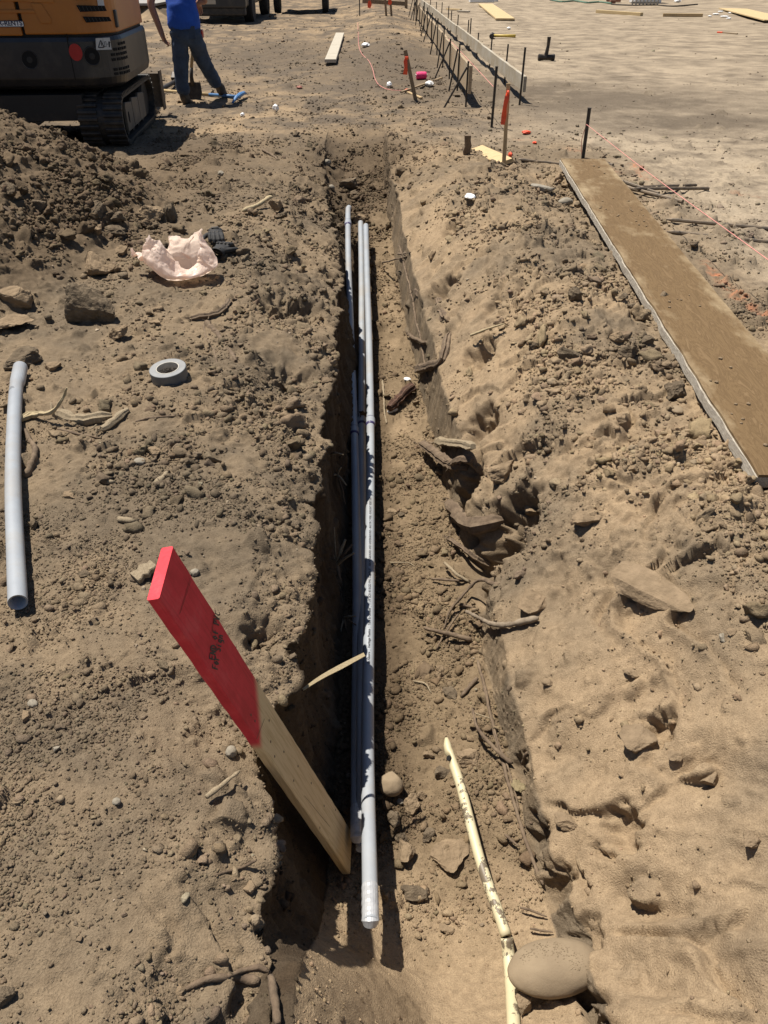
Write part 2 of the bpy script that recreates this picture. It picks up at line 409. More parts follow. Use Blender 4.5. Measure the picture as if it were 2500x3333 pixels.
# ---- roughness of each zone
is_ = [(reg == k)[None].astype(np.float32) for k in range(5)]
trf = far_f[:, None].astype(np.float32)
near_trench = sst(11, 6.5, Yf)
n_big = fbm2(X / 0.9, Yg / 0.9, 2, 50)
plankband = sst(1.9, 2.6, X - 0.0) * is_[4]           # beyond the plank: walked flat
rough = (is_[0] * (0.42 + 0.45 * near_trench + 0.25 * sst(0.7, 0.1, Dd) * trf + 0.9 * np.clip(P3 / 0.3, 0, 1))
         + is_[1] * (0.45 * trf + 0.2 + .8 * sst(5.5, 6.5, Yf) * trf) + is_[2] * (0.5 * trf + 0.3) + is_[3] * (0.12 * trf + 0.2)
         + is_[4] * (0.34 + near_trench * (0.62 * sst(3.2, 2.2, X) * sst(0.1, 0.45, Dd) + 0.34) * (.25 + .75 * np.maximum(sst(.0, .16, Dd), sst(3, 4.5, Yf)))))
farr = sst(8.8, 10.0, Yf); rough = rough * (1 - farr) + (.55 - .35 * sst(.5, 2.0, X)) * farr
rough = rough * (0.8 + 0.5 * n_big)
rough = rough * (1 - .45 * is_[0] * sst(3.0, 1.6, Yf) * sst(.08, .25, Dd))
endfill = np.exp(-((X + .18) / .5) ** 2 - ((Yg - 7.6) / 1.1) ** 2)
rough = rough + .9 * endfill; rough = rough * (1 - .6 * is_[2] * sst(1.2, .95, Yf))
rampm = is_[2] * sst(1.15, .95, Yf)
smooth_slope = .8 * rampm + is_[4] * sst(0.80, 0.40, Dd + .25 * n_big) * sst(2.6, 1.9, Yf + .5 * n_big)                     # the swept tan slope at lower right
crest = is_[4] * np.exp(-((X - 0.95) / .45) ** 2) * sst(1.9, 2.8, Yf) * sst(7.8, 6.6, Yf)
rough = rough + 0.35 * crest
rough = rough + .5 * np.exp(-((X + 1.75) / .6) ** 2) * sst(3.9, 4.8, Yf) * sst(9.2, 8.2, Yf) * is_[0]
rub = np.exp(-((X + .85) / .38) ** 2 - ((Yg - 2.4) / .5) ** 2) * is_[0] + .8 * is_[0] * sst(.75, .3, Dd) * sst(2.6, 3.6, Yf) * sst(7.5, 6.5, Yf)
peb = is_[4] * sst(.62, .95, Dd + .2 * n_big) * sst(3.6, 2.6, Yf)
rough = rough + .35 * peb + .35 * rub
clmask = np.clip(rough * (0.55 + 0.9 * fbm2(X / 0.35, Yg / 0.35, 2, 55)), 0, 1) * (1 - 0.85 * smooth_slope)
dY = np.gradient(YR)[:, None]
def fade(cell): return np.clip((cell / np.maximum(dY, 0.0055) - 1.3) / 2.0, 0, 1).astype(np.float32)
wx = 0.02 * per2(S / 0.05, Yf / 0.05, 60); wy = 0.02 * per2(S / 0.05, Yf / 0.05, 61)
Sx, Sy = S + wx, Yf + wy
disp = rough * 0.032 * fbm2(S / 0.42, Yf / 0.42, 2, 62)
disp += rough * 0.030 * fade(.13) * ridge2(S / 0.17, Yf / 0.17, 2, 64) * (1 - .6 * is_[2])
disp += rough * 0.010 * fbm2(S / 0.05, Yf / 0.05, 2, 66) * fade(0.05) * (1 - 0.6 * smooth_slope)
disp += clods(Sx, Sy, 0.22, 70, 0.20 * clmask * (1 - is_[1]) * (1 - is_[3]), 0.22, 0.42, 0.55) * fade(0.2)
nearL = is_[0] * sst(3.4, 1.8, Yf) * sst(.06, .2, Dd) * (1 - rub).clip(0, 1)
disp += clods(Sx, Sy, 0.09, 71, 0.40 * clmask * (1 - .75 * nearL) * (1 - .7 * is_[1]), 0.25, 0.5, 0.65) * fade(0.08)
disp += clods(S + .4 * wx, Yf + .4 * wy, 0.04, 72, 0.65 * clmask, 0.25, 0.5, 0.7) * fade(0.04)
disp += 0.9 * clods(S + .2 * wx, Yf + .2 * wy, 0.02, 73, 0.2 + 0.6 * clmask, 0.25, 0.5, 0.7) * fade(0.02)
# broken shelves on the right hand bank and lip of the left bank: stepped blocks
st_ = (fbm2(S / 0.62 + 0.07 * per2(S / .11, Yf / .11, 77), Yf / 0.5 + 0.05 * per2(S / .08, Yf / .08, 78), 3, 75) + 0.42 * (Yf - 0.4 * S)) * 2.6
stepv = (np.floor(st_) + sst(0.90, 1.0, st_ - np.floor(st_)) - st_) / 2.6 * np.clip(.35 + 1.6 * fbm2(S / .5, Yf / .5, 2, 79), 0, 1)
disp += stepv * (0.20 - .07 * sst(2.2, 3.2, Yf)) * (is_[4] * sst(1.25, 0.6, Dd) * sst(0.0, 0.06, Dd) * trf + 0.6 * is_[0] * sst(0.5, 0.15, Dd) * trf)
# bucket-tooth striations on both cut walls
stri = fbm2(Yf / 0.035, S / 0.5, 3, 80)
disp += (is_[1] * 0.011 + is_[3] * 0.008) * stri * trf
disp += (is_[1] + is_[3]) * 0.02 * fbm2(Yf / 0.22, S / 0.3, 2, 82) * trf
grit = sst(5, 2.5, Yf); disp += grit * (.0022 * per2(S / .016, Yf / .016, 85) + .0032 * fbm2(S / .034, Yf / .034, 2, 86)) * (1 - is_[1])
disp += clods(S + 2.2 * wx, Yf + 2.2 * wy, 0.15, 88, 0.30 * smooth_slope * is_[4] * np.clip(.5 + 1.8 * n_big, 0, 1), .16, .42, .5) + clods(S + wx, Yf + wy, 0.055, 89, 0.22 * smooth_slope * is_[4] * np.clip(.6 + 2 * fbm2(S / .25, Yf / .25, 2, 87), 0, 1), .2, .45, .6)
disp += smooth_slope * 0.0015 * fbm2((S * 0.85 + Yf * 0.5) / 0.35, (Yf * .85 - S * .5) / 0.05, 2, 84)
# hollows in the right bank
PITS = [(1640, 1560, -.1, .125, .19), (1500, 1490, -.25, .08, .10), (1730, 2480, -.2, .07, .06), (1430, 1000, -.2, .09, .09), (1480, 830, -.1, .08, .08), (1560, 1150, -.1, .07, .07), (1560, 1330, -.15, .07, .08),
        (2180, 2190, .0, .035, .06), (2070, 2480, -.08, .05, .06), (1960, 2840, -.2, .035, .04), (1690, 2300, -.25, .04, .04), (1560, 1800, -.3, .06, .05), (1860, 2640, -.2, .035, .04), (1800, 3270, -.40, .10, .07),
        (970, 1250, .0, .09, .05), (900, 1000, .05, .10, .06), (960, 880, .0, .1, .06), (880, 2060, .02, .05, .05), (990, 1010, .0, .08, .07)]
for (px, py, zz, rr, dd) in PITS:
    c0 = onz(px, py, zz)
    j0, j1 = np.searchsorted(YR, (c0[1] - 3 * rr, c0[1] + 3 * rr))
    sl = slice(j0, j1)
    q = np.hypot((X[sl] - c0[0]), (Yg[sl] - c0[1]) * 0.8) / rr + 0.5 * per2(S[sl] / (rr * .7), Yf[sl] / (rr * .7), 90) + .22 * per2(S[sl] / (rr * .3), Yf[sl] / (rr * .3), 91)
    disp[sl] -= 1.35 * dd * np.exp(-np.clip(q, 0, 9) ** 4) * (1 - is_[2])
Xd = X + Nn[:, :, 0] * disp; Yd = Yg + Nn[:, :, 1] * disp; Zd = Z + Nn[:, :, 2] * disp
GV = np.stack([Xd, Yd, Zd], 2)
# ---- soil colour
def c3(*v): return np.array(v, np.float32)
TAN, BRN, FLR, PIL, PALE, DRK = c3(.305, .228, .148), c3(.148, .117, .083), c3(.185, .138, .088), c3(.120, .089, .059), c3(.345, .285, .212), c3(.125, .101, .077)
def lerp(a, b, t): return a + (b - a) * t[..., None]
nA = fbm2(X / 0.8, Yg / 0.8, 4, 100); nB = fbm2(X / 0.15, Yg / 0.15, 3, 104); nC = fbm2(X / 1.1 + .4 * per2(X / .6, Yg / .6, 119), Yg / 1.1, 6, 108, 0.72)
endc = np.exp(-((X + .2) / .55) ** 2 - ((Yg - 7.9) / 1.2) ** 2)
nE = fbm2(X / .38, Yg / .38, 4, 112, .65)
one = np.ones(X.shape, np.float32)
colL = lerp(BRN * one[..., None], TAN, np.clip(0.30 + 1.3 * nA * .6 + 0.5 * nB, 0, .62) * sst(5, 2, np.abs(X)) * (0.7))
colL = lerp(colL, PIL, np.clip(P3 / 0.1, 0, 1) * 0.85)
gradec = lerp(DRK * one[..., None], PALE, np.clip(0.64 + 0.36 * nC + 0.55 * nE + .5 * nB * fade(.1), 0, 1))
gleft = lerp(DRK * one[..., None], TAN * 1.0, np.clip(0.33 + 0.8 * nC + .6 * nE, 0, 1))
farm = sst(7.6, 9.6, Yf)
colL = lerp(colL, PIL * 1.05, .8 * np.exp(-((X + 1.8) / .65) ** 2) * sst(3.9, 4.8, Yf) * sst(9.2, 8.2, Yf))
colL = lerp(colL, gleft, farm * (1 - np.clip(P3 / .1, 0, 1)))
colR = lerp(BRN * one[..., None] * 1.15, TAN, np.clip(0.72 + 0.9 * nA + 0.5 * nB - 0.45 * sst(2.6, 5.0, Yf) * sst(.2, .9, Dd), 0.1, 1))
flat = np.clip(sst(1.75, 2.5, X + 0.25 * nA + 0.0 * Yf) + farm, 0, 1)
gradeR = lerp(gradec, gleft, sst(2.4, .4, X + nA * .5) * farm)
colR = lerp(colR, gradeR, flat)
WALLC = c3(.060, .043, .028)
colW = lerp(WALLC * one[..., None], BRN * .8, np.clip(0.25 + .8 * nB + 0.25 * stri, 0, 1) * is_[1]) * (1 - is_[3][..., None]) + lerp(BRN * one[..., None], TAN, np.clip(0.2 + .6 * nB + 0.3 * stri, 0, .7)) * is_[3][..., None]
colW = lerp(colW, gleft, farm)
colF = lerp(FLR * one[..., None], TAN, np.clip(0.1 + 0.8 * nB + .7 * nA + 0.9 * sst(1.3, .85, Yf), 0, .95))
colF = lerp(colF, c3(.075, .053, .033) * one[..., None], sst(.62, .30, (X - basex[:, None]) / np.maximum(rfx - basex, .05)[:, None]) * trf * .85 * sst(1.15, 1.4, Yf))  # left wall's shadow deepened by painting the floor darker along its foot
colF = lerp(colF, gleft, farm)
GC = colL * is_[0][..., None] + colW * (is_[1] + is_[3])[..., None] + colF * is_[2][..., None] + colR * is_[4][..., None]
GC = lerp(GC, PIL * .9, np.clip(endc * 1.2, 0, .9))
# moist darker soil in streaks near the forms, and pink-orange marking paint dusted on the soil
wet = np.exp(-((X - 2.4) / 2.2) ** 2 - ((Yg - 12.2 + 0.25 * X) / 1.5) ** 2) + np.exp(-((X - 0.2) / 1.0) ** 2 - ((Yg - 15) / 2.5) ** 2) + .8 * np.exp(-((X - 3.6) / 1.4) ** 2 - ((Yg - 9.6) / .5) ** 2) + .8 * np.exp(-((X + 2.2) / 1.4) ** 2 - ((Yg - 17) / 3) ** 2)
GC = lerp(GC, DRK * .92, np.clip(wet * (1.0 + 1.2 * nC + .5 * nB), 0, .85))
def paint(pts, wdt, amt):
    amt = amt * .20
    global GC
    q = [onz(a, b, 0.02) for a, b in pts]
    for a, b in zip(q[:-1], q[1:]):
        j0, j1 = np.searchsorted(YR, (min(a[1], b[1]) - .3, max(a[1], b[1]) + .3)); sl = slice(j0, j1)
        e = (b - a)[:2]; t = np.clip(((X[sl] - a[0]) * e[0] + (Yg[sl] - a[1]) * e[1]) / (e @ e), 0, 1)
        d = np.hypot(X[sl] - a[0] - e[0] * t, Yg[sl] - a[1] - e[1] * t)
        f = np.clip(np.exp(-(d / wdt) ** 2) * amt * (0.55 + 2.4 * fbm2(X[sl] / .05, Yg[sl] / .05, 2, 120)), 0, .9)
        GC[sl] = lerp(GC[sl], c3(.75, .22, .09), f)
paint([(2290, 870), (2330, 900), (2400, 980), (2500, 1050)], .035, .9)
paint([(2060, 545), (2110, 600)], .05, .75); paint([(1840, 488), (1890, 498)], .05, .5); paint([(1960, 555), (2010, 570)], .05, .4)
paint([(1690, 435), (1740, 440)], .06, .4); paint([(2380, 640), (2500, 655)], .04, .35); paint([(1200, 20), (1210, 48)], .1, .6)
# pale crust where it dried and cracked
idx = (np.arange(M - 1)[:, None] * N + np.arange(N - 1)[None]).ravel()
GF = np.stack([idx, idx + 1, idx + 1 + N, idx + N], 1)
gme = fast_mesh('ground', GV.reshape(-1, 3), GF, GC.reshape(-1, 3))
ground = bpy.data.objects.new('ground', gme); C.objects.link(ground); ground['kind'] = 'structure'
def soil_mat(name, fine=1.0):
    m, n, b = new_mat(name); b.inputs['Roughness'].default_value = 1.0; b.inputs['Specular IOR Level'].default_value = 0.12
    at = nd(n, 'ShaderNodeAttribute', attribute_name='col')
    t1 = noise_node(n, 38, 6, 0.7); t2 = noise_node(n, 240, 3, 0.7)
    a = mixc(n, 1.0, at.outputs['Color'], ramp(n, t1.outputs['Fac'], [(0.25, (.72, .70, .68)), (0.75, (1.22, 1.22, 1.2))]).outputs[0], 'MULTIPLY')
    a = mixc(n, 1.0, a, ramp(n, t2.outputs['Fac'], [(0.3, (.80, .79, .78)), (0.72, (1.2, 1.2, 1.2))]).outputs[0], 'MULTIPLY')
    v2 = nd(n, 'ShaderNodeTexVoronoi'); v2.inputs['Scale'].default_value = 210; tc = nd(n, 'ShaderNodeTexCoord'); n.links.new(tc.outputs['Object'], v2.inputs['Vector'])
    n.links.new(a, b.inputs['Base Color'])
    k = bump(n, b, t2.outputs['Fac'], 0.8 * fine, 0.006)
    k = bump(n, b, t1.outputs['Fac'], 0.14 * fine, 0.008, k)
    mp = nd(n, 'ShaderNodeMath', operation='MULTIPLY'); mp.inputs[1].default_value = -1; n.links.new(v2.outputs['Distance'], mp.inputs[0])
    k = bump(n, b, mp.outputs[0], 0.3 * fine, 0.003, k)
    return m
M_SOIL = soil_mat('dry_soil'); gme.materials.append(M_SOIL)
bpy.context.view_layer.update()
print('ground', GV.shape, round(time.time() - T0, 1))
def cast(o, d, far=400):
    ok, p, nn, _ = ground.ray_cast(Vector(tuple(map(float, o))), Vector(tuple(map(float, d))).normalized())
    return (np.array(p), np.array(nn)) if ok else (None, None)
def hit(px, py, up=0.0):
    p, _ = cast(CP, ray(px, py))
    if p is None: p = onz(px, py, 0)
    return p + np.array([0, 0, up])
def gz(x, y):
    p, _ = cast((x, y, 6), (0, 0, -1)); return float(p[2]) if p is not None else 0.0

# ------------------------------------------------------------------ loose clods and gravel (beyond counting)
GA = np.abs(np.gradient(S, axis=1)) * dY
def scatter(name, count, weight, smin, smax, power, variants, sub, tint, colf, sink=0.25, flat=(.4, .95), seed=0, minpx=0.8, mat_=None):
    r_ = np.random.default_rng(seed)
    wgt = (GA * weight).ravel(); wgt = np.maximum(wgt, 0); cs = np.cumsum(wgt); cs /= cs[-1]
    k = np.searchsorted(cs, r_.random(count)); k = np.minimum(k, M * N - 1)
    pos = GV.reshape(-1, 3)[k] + r_.uniform(-.5, .5, (count, 3)) * np.stack([np.full(count, .006), np.minimum(np.broadcast_to(dY, X.shape).ravel()[k], .1), np.zeros(count)], 1)
    u = r_.random(count); size = (smin ** (-power) + u * (smax ** (-power) - smin ** (-power))) ** (-1 / power)
    dist = np.linalg.norm(pos - CP, axis=1)
    keep = size > minpx * dist / 769.0
    pos, size, k = pos[keep], size[keep], k[keep]; count = len(size)
    base = GC.reshape(-1, 3)[k] if colf is None else colf(count, r_)
    colr = base * (tint[0] + (tint[1] - tint[0]) * r_.random((count, 1))) * (1 + 0.018 * r_.normal(size=(count, 3)))
    which = r_.integers(0, len(variants), count); AV = []; AF = []; AC = []; off = 0
    a = r_.uniform(0, 6.283, count); tilt = r_.normal(size=(count, 2)) * 0.35
    for vi, (V, F) in enumerate(variants):
        mk_ = np.where(which == vi)[0]
        if not len(mk_): continue
        ca, sa = np.cos(a[mk_]), np.sin(a[mk_]); sc = size[mk_][:, None] * np.stack([np.ones(len(mk_)), r_.uniform(.5, 1, len(mk_)), r_.uniform(*flat, len(mk_))], 1) * 0.5
        W = V[None] * sc[:, None, :]
        tx, ty = tilt[mk_, 0][:, None], tilt[mk_, 1][:, None]
        x, y_, z_ = W[..., 0], W[..., 1], W[..., 2]
        y2 = y_ * np.cos(tx) - z_ * np.sin(tx); z2 = y_ * np.sin(tx) + z_ * np.cos(tx)
        x3 = x * np.cos(ty) + z2 * np.sin(ty); z3 = -x * np.sin(ty) + z2 * np.cos(ty)
        xx = x3 * ca[:, None] - y2 * sa[:, None]; yy = x3 * sa[:, None] + y2 * ca[:, None]
        lift = (0.5 - sink) * size[mk_] * 0.7
        W = np.stack([xx, yy, z3 + lift[:, None]], 2) + pos[mk_][:, None, :]
        AV.append(W.reshape(-1, 3)); n = len(V)
        AF.append((F[None] + (np.arange(len(mk_)) * n)[:, None, None]).reshape(-1, 3) + off); off += n * len(mk_)
        AC.append(np.repeat(colr[mk_], n, 0))
    me = fast_mesh(name, np.concatenate(AV), np.concatenate(AF), np.concatenate(AC), smooth=False)
    me.materials.append(mat_ or M_CLOD)
    o = bpy.data.objects.new(name, me); C.objects.link(o); o['kind'] = 'stuff'
    print(name, count, off); return o
def variants(n, sub, seed, cuts=6, rough=.2, rnd=0):
    out = []
    for i in range(n):
        V, F = rock_vf((2, 2, 2), sub, seed + i, cuts, rough, rnd, 0); out.append((V, F))
    return out
M_CLOD = soil_mat('loose_clod_soil', 0.8)
view = (np.abs(X) < 0.62 * Yg + 0.9) * (Yg > 0.3) * (Yg < 34)
yy_ = np.maximum(Yg, .3)
lod1 = 1 / (0.6 + (yy_ / 2.4) ** 2.2); lod2 = 1 / (0.8 + (yy_ / 5.0) ** 1.7); lod3 = 1 / (0.8 + (yy_ / 9.0) ** 1.5)
padm = is_[4] * sst(1.8, 2.6, X + .3 * nA)               # trodden flat pad
patch = np.clip(0.55 + 1.7 * fbm2(X / .33, Yg / .33, 3, 130), 0.04, 2.2) * np.clip(.75 + 1.1 * fbm2(X / 1.3, Yg / 1.3, 2, 131), .1, 2)
cl2 = np.maximum(clmask, .62 * is_[2] * sst(.95, 1.15, Yf) * trf + .25 * is_[2] * (1 - trf))
wb = view * (1 + .9 * is_[2] * trf) * (1 - .75 * rampm) * (1 - .85 * is_[1] * sst(6.3, 5.6, Yf)) * (1 - .8 * is_[3]) * (1 - 0.5 * smooth_slope) * patch * (1 - .72 * padm)
heap = np.exp(-((X + 1.75) / .6) ** 2) * sst(3.9, 4.8, Yf) * sst(9.2, 8.2, Yf); boost = 1 + 2.2 * heap + 2.2 * sst(7.5, 9.5, Yf) * sst(2.2, .8, X) + 2.6 * np.clip(P3 / .15, 0, 1) + 1.5 * crest + 5 * endfill + 1.6 * rub + 1.6 * peb + 0 * 1.0 * is_[4] * sst(.75, 1.0, Dd) * sst(3.2, 2.2, Yf)
scatter('soil_crumbs', 190000, wb * lod1 * (.30 + cl2 * 1.2 + .4 * is_[2] + .7 * nearL), .0036, .014, 1.5, variants(10, 1, 300, 4, .5), 1, (.74, 1.12), None, seed=1, minpx=.8, sink=.42)
scatter('soil_clods', 62000, wb * lod2 * boost * (.12 + cl2 ** 1.4 * 1.5) * (1 - .2 * nearL), .013, .048, 2.0, variants(16, 1, 320, 4, .65), 1, (.74, 1.12), None, seed=7, sink=.42, minpx=1.1)
scatter('rough_soil_clods', 11000, wb * lod2 * boost * (.06 + cl2 ** 1.6 * 1.6) * (1 - .88 * nearL), .024, .075, 2.4, variants(16, 2, 340, 9, .75), 2, (.78, 1.12), None, seed=2, sink=.42, minpx=1.5)
scatter('large_soil_clods', 2300, wb * lod3 * boost * (1 - .93 * nearL) * (.02 + clmask ** 2 + np.clip(P3 / .2, 0, 1) * 1.2 + .5 * crest), .05, .15, 2.3, variants(16, 3, 380, 10, .7), 3, (.8, 1.08), None, seed=3, sink=.42, minpx=2)
def pebble_col(n, r_):
    p = np.array([(.20, .155, .105), (.25, .20, .145), (.16, .122, .085), (.31, .26, .195), (.19, .15, .11)]); return p[r_.integers(0, len(p), n)]
lodw = lod1
wp = view * lod2 * (0.35 + .8 * clmask) * (1 - is_[1]) * (1 - .8 * is_[3]) * (1 - 0.9 * smooth_slope) * np.clip(0.5 + 2 * fbm2(X / .5, Yg / .5, 2, 133), 0.05, 2)
scatter('gravel', 6500, wp, .006, .026, 2.0, variants(10, 2, 420, 8, .25, .2), 2, (.8, 1.2), pebble_col, seed=4, flat=(.45, .75), sink=.3)
print('scatter', round(time.time() - T0, 1))

# ------------------------------------------------------------------ MATERIALS of the things
M_PVC = mat('grey_pvc', (.325, .35, .38), .38, (.285, .305, .335), 9, dust=(.34, .28, .20), dust_amt=.35, bmp=.04)
M_PVCD = mat('grey_pvc_end', (.34, .37, .42), .45, scale=8, dust=(.28, .21, .14), dust_amt=.7)
M_INK = mat('black_print', (.03, .03, .035), .6)
M_GLUE = mat('purple_primer', (.05, .04, .12), .4)
M_SILV = mat('duct_tape_silver', (.46, .47, .49), .42, (.36, .37, .39), 40, bmp=.25, bdist=.002, bscale=60, metal=.2)
M_TAPE = mat('tape_roll_side', (.25, .255, .255), .5, (.20, .205, .21), 30)
M_TAPEO = mat('tape_roll_outer', (.115, .125, .135), .4, scale=30)
M_CORE = mat('cardboard_core', (.52, .49, .43), .8, scale=60)
M_CREAM, nC_, bC_ = new_mat('old_cream_pipe'); bC_.inputs['Roughness'].default_value = .5
t_ = noise_node(nC_, 34, 9, .72); t2_ = noise_node(nC_, 9, 5, .6); ad_ = nd(nC_, 'ShaderNodeMath', operation='MULTIPLY_ADD'); nC_.links.new(t2_.outputs['Fac'], ad_.inputs[0]); ad_.inputs[1].default_value = .8; nC_.links.new(t_.outputs['Fac'], ad_.inputs[2])
f_ = ramp(nC_, ad_.outputs[0], [(.955, (0, 0, 0)), (.985, (1, 1, 1))]); nC_.links.new(mixc(nC_, f_.outputs[0], ramp(nC_, t2_.outputs['Fac'], [(.3, (.50, .43, .27)), (.6, (.56, .50, .33))]).outputs[0], (.15, .118, .08)), bC_.inputs['Base Color']); bump(nC_, bC_, f_.outputs[0], .6, .003)
M_STICK = mat('grey_dry_stick', (.25, .20, .145), .9, (.15, .115, .08), 40, bmp=.8, bdist=.004, bscale=60)
M_ROOT = mat('root_bark', (.15, .105, .068), .9, (.085, .058, .037), 40, (1, 1, 1), bmp=.8, bdist=.006, bscale=55, dust=(.23, .17, .11), dust_amt=.5)
M_ROOTL = mat('peeled_root', (.33, .265, .175), .85, (.19, .145, .09), 30, (8, 8, 1.5), bmp=.6, bdist=.004)
M_STRAW = mat('split_pale_wood', (.46, .38, .235), .85, (.30, .23, .13), 60, (1, 12, 12), bmp=.4)
M_STEEL = mat('rusty_steel_pin', (.048, .042, .038), .55, (.025, .022, .02), 30, metal=.5, dust=(.18, .13, .085), dust_amt=.4)
M_STEELD = mat('dusty_steel_bar', (.085, .072, .058), .6, (.05, .042, .036), 30, metal=.3, dust=(.22, .165, .11), dust_amt=.75)
M_FORM = wood_mat('weathered_form_board', (.36, .31, .23), (.20, .165, .12), (.6, 8, 8), 5, .85, dust=(.40, .37, .31), dust_amt=.55)
M_FORM2 = wood_mat('brown_form_board', (.37, .28, .18), (.21, .155, .10), (.6, 8, 8), 5, .85, dust=(.34, .28, .2), dust_amt=.4)
M_STAKEW = wood_mat('grey_lath', (.27, .20, .125), (.15, .11, .07), (8, 8, 1), 8, .85)
M_LATH = wood_mat('pale_lath', (.46, .34, .19), (.28, .20, .11), (10, 10, 1), 8, .8)
M_PINE = wood_mat('new_pine', (.52, .40, .22), (.36, .25, .12), (1, 12, 12), 5, .7)
M_GREYP = wood_mat('grey_plank', (.44, .40, .33), (.30, .27, .21), (1, 9, 9), 5, .85)
M_ORANGE_R = mat('orange_flagging', (.85, .10, .035), .5, (.7, .07, .02), 30)
M_PINK = mat('pink_twine', (.85, .04, .20), .6, (.6, .02, .14), 120, bmp=.6)
M_STRING = mat('pink_string', (.72, .30, .26), .7)
M_WHITE = mat('white_plastic', (.78, .78, .77), .45, (.68, .69, .70), 40, bmp=.2)
M_ROCK = mat('dusty_rock', (.185, .145, .10), 1.0, (.105, .08, .055), 22, bmp=1.0, bdist=.012, bscale=60, spec=.1)
M_ROCKT = mat('tan_rock', (.27, .20, .13), 1.0, (.19, .14, .09), 22, bmp=.9, bdist=.01, bscale=60, spec=.1)
M_COB = mat('smooth_cobble', (.255, .198, .132), .9, (.215, .165, .11), 14, bmp=.35, bdist=.003, bscale=160, spec=.15)
M_COBG = mat('grey_cobble', (.27, .24, .19), .8, (.21, .185, .145), 14, bmp=.3, bdist=.003, bscale=120, spec=.2)
M_CONC = mat('concrete_rubble', (.30, .27, .22), .95, (.22, .195, .155), 40, bmp=.8, bdist=.005)
M_BLACK = mat('black_fabric', (.014, .014, .016), .75, (.008, .008, .009), 90, bmp=.5, bdist=.002, bscale=260, dust=(.09, .075, .055), dust_amt=.3)
M_RUB = mat('black_rubber', (.018, .018, .018), .6, (.011, .011, .011), 20, dust=(.085, .067, .048), dust_amt=.6, bmp=.3)
M_ORANGE = mat('orange_paint', (.42, .155, .022), .38, (.37, .13, .018), 3, dust=(.34, .21, .10), dust_amt=.2)
M_DARKP = mat('black_paint', (.022, .023, .027), .38, (.015, .016, .019), 5, dust=(.11, .095, .075), dust_amt=.35)
M_HOLE = mat('dark_recess', (.003, .003, .003), .9)
M_UNDER = mat('dark_undercarriage', (.02, .019, .018), .7, scale=8, dust=(.09, .07, .05), dust_amt=.35)
M_GREYP2 = mat('grey_steel_cover', (.10, .092, .08), .6, (.07, .064, .056), 8, dust=(.19, .15, .105), dust_amt=.6)
M_RED = mat('red_reflector', (.42, .018, .018), .35)
M_BLADE = mat('worn_blade', (.10, .075, .055), .7, (.05, .04, .03), 8, dust=(.19, .14, .09), dust_amt=.7)
M_GLASS = mat('tinted_glass', (.02, .025, .03), .08)
M_BLUE = mat('blue_shirt', (.010, .075, .42), .85, (.007, .055, .33), 6, bmp=.5, bdist=.012, bscale=9)
M_JEAN = mat('blue_jeans', (.040, .066, .115), .9, (.022, .036, .066), 8, bmp=.6, bdist=.012, bscale=14, dust=(.09, .10, .12), dust_amt=.3)
M_SKIN = mat('skin', (.36, .19, .125), .55, (.30, .15, .095), 14)
M_HAIR = mat('dark_hair', (.02, .014, .01), .6, bmp=.5, bscale=80)
M_BOOT = mat('brown_boot', (.045, .034, .026), .75, (.028, .021, .016), 14, dust=(.17, .125, .08), dust_amt=.6, bmp=.3)
M_BLUEP = mat('blue_tool_paint', (.06, .17, .37), .5, scale=20, dust=(.2, .2, .2), dust_amt=.3)
M_YEL = mat('yellow_handle', (.62, .45, .08), .5)
M_REDH = mat('red_handle', (.30, .035, .03), .5)
M_TYRE = mat('tyre_rubber', (.013, .013, .013), .8, dust=(.06, .05, .04), dust_amt=.4)
M_ASPH = mat('pale_asphalt', (.30, .29, .27), .9, (.24, .23, .215), 6, bmp=.3)
M_BRICK = mat('red_brick', (.26, .12, .075), .9, scale=20)
M_HOSE = mat('green_hose', (.10, .20, .14), .5)

# ------------------------------------------------------------------ CONDUITS lying in the trench
def catmull(P, n=6):
    P = [np.asarray(p, float) for p in P]; out = []
    Q = [2 * P[0] - P[1]] + P + [2 * P[-1] - P[-2]]
    for i in range(1, len(Q) - 2):
        for k in range(n):
            t = k / n; a, b, c_, d = Q[i - 1:i + 3]
            out.append(0.5 * ((2 * b) + (c_ - a) * t + (2 * a - 5 * b + 4 * c_ - d) * t * t + (3 * b - a - 3 * c_ + d) * t ** 3))
    out.append(P[-1]); return out
def resample(P, step):
    P = [np.asarray(p, float) for p in P]; L = np.concatenate([[0], np.cumsum([np.linalg.norm(b - a) for a, b in zip(P[:-1], P[1:])])])
    n = max(2, int(L[-1] / step)); t = np.linspace(0, L[-1], n + 1); A = np.array(P)
    return np.stack([np.interp(t, L, A[:, k]) for k in range(3)], 1), t
def at_len(P, L):
    A = np.array(P); l = np.concatenate([[0], np.cumsum(np.linalg.norm(np.diff(A, axis=0), axis=1))])
    return np.array([np.interp(L, l, A[:, k]) for k in range(3)])
def hollow(path, ro, ri, sides=24, inset=0.06):
    """open tube: outside, end rims and the first stretch of the inside at both ends"""
    path, _ = resample(path, 0.05); n = len(path)
    o = tube(path, ro, sides, cap=False); parts = [o]
    for e in (0, 1):
        a = path[0] if e == 0 else path[-1]; b = path[2] if e == 0 else path[-3]; d = nrm(b - a)
        parts.append(lathe([(ro * .995, 0.0), (ro, 0.001), (ri, 0.0005), (ri, inset), (0.001, inset)], a - d * 0.001, d, sides, cap=False))
    return join(*parts)
RC = 0.0211
def zpix(px, py, Y):                                   # point on the pixel's ray at distance Y
    return ony(px, py, Y)
KEY_A = [zpix(1206, 3000, 0.97), zpix(1197, 2405, 1.615), zpix(1203, 1900, 2.35), zpix(1206, 1400, 3.58), zpix(1201, 1100, 4.58), zpix(1195, 900, 5.38), zpix(1191, 735, 6.18)]
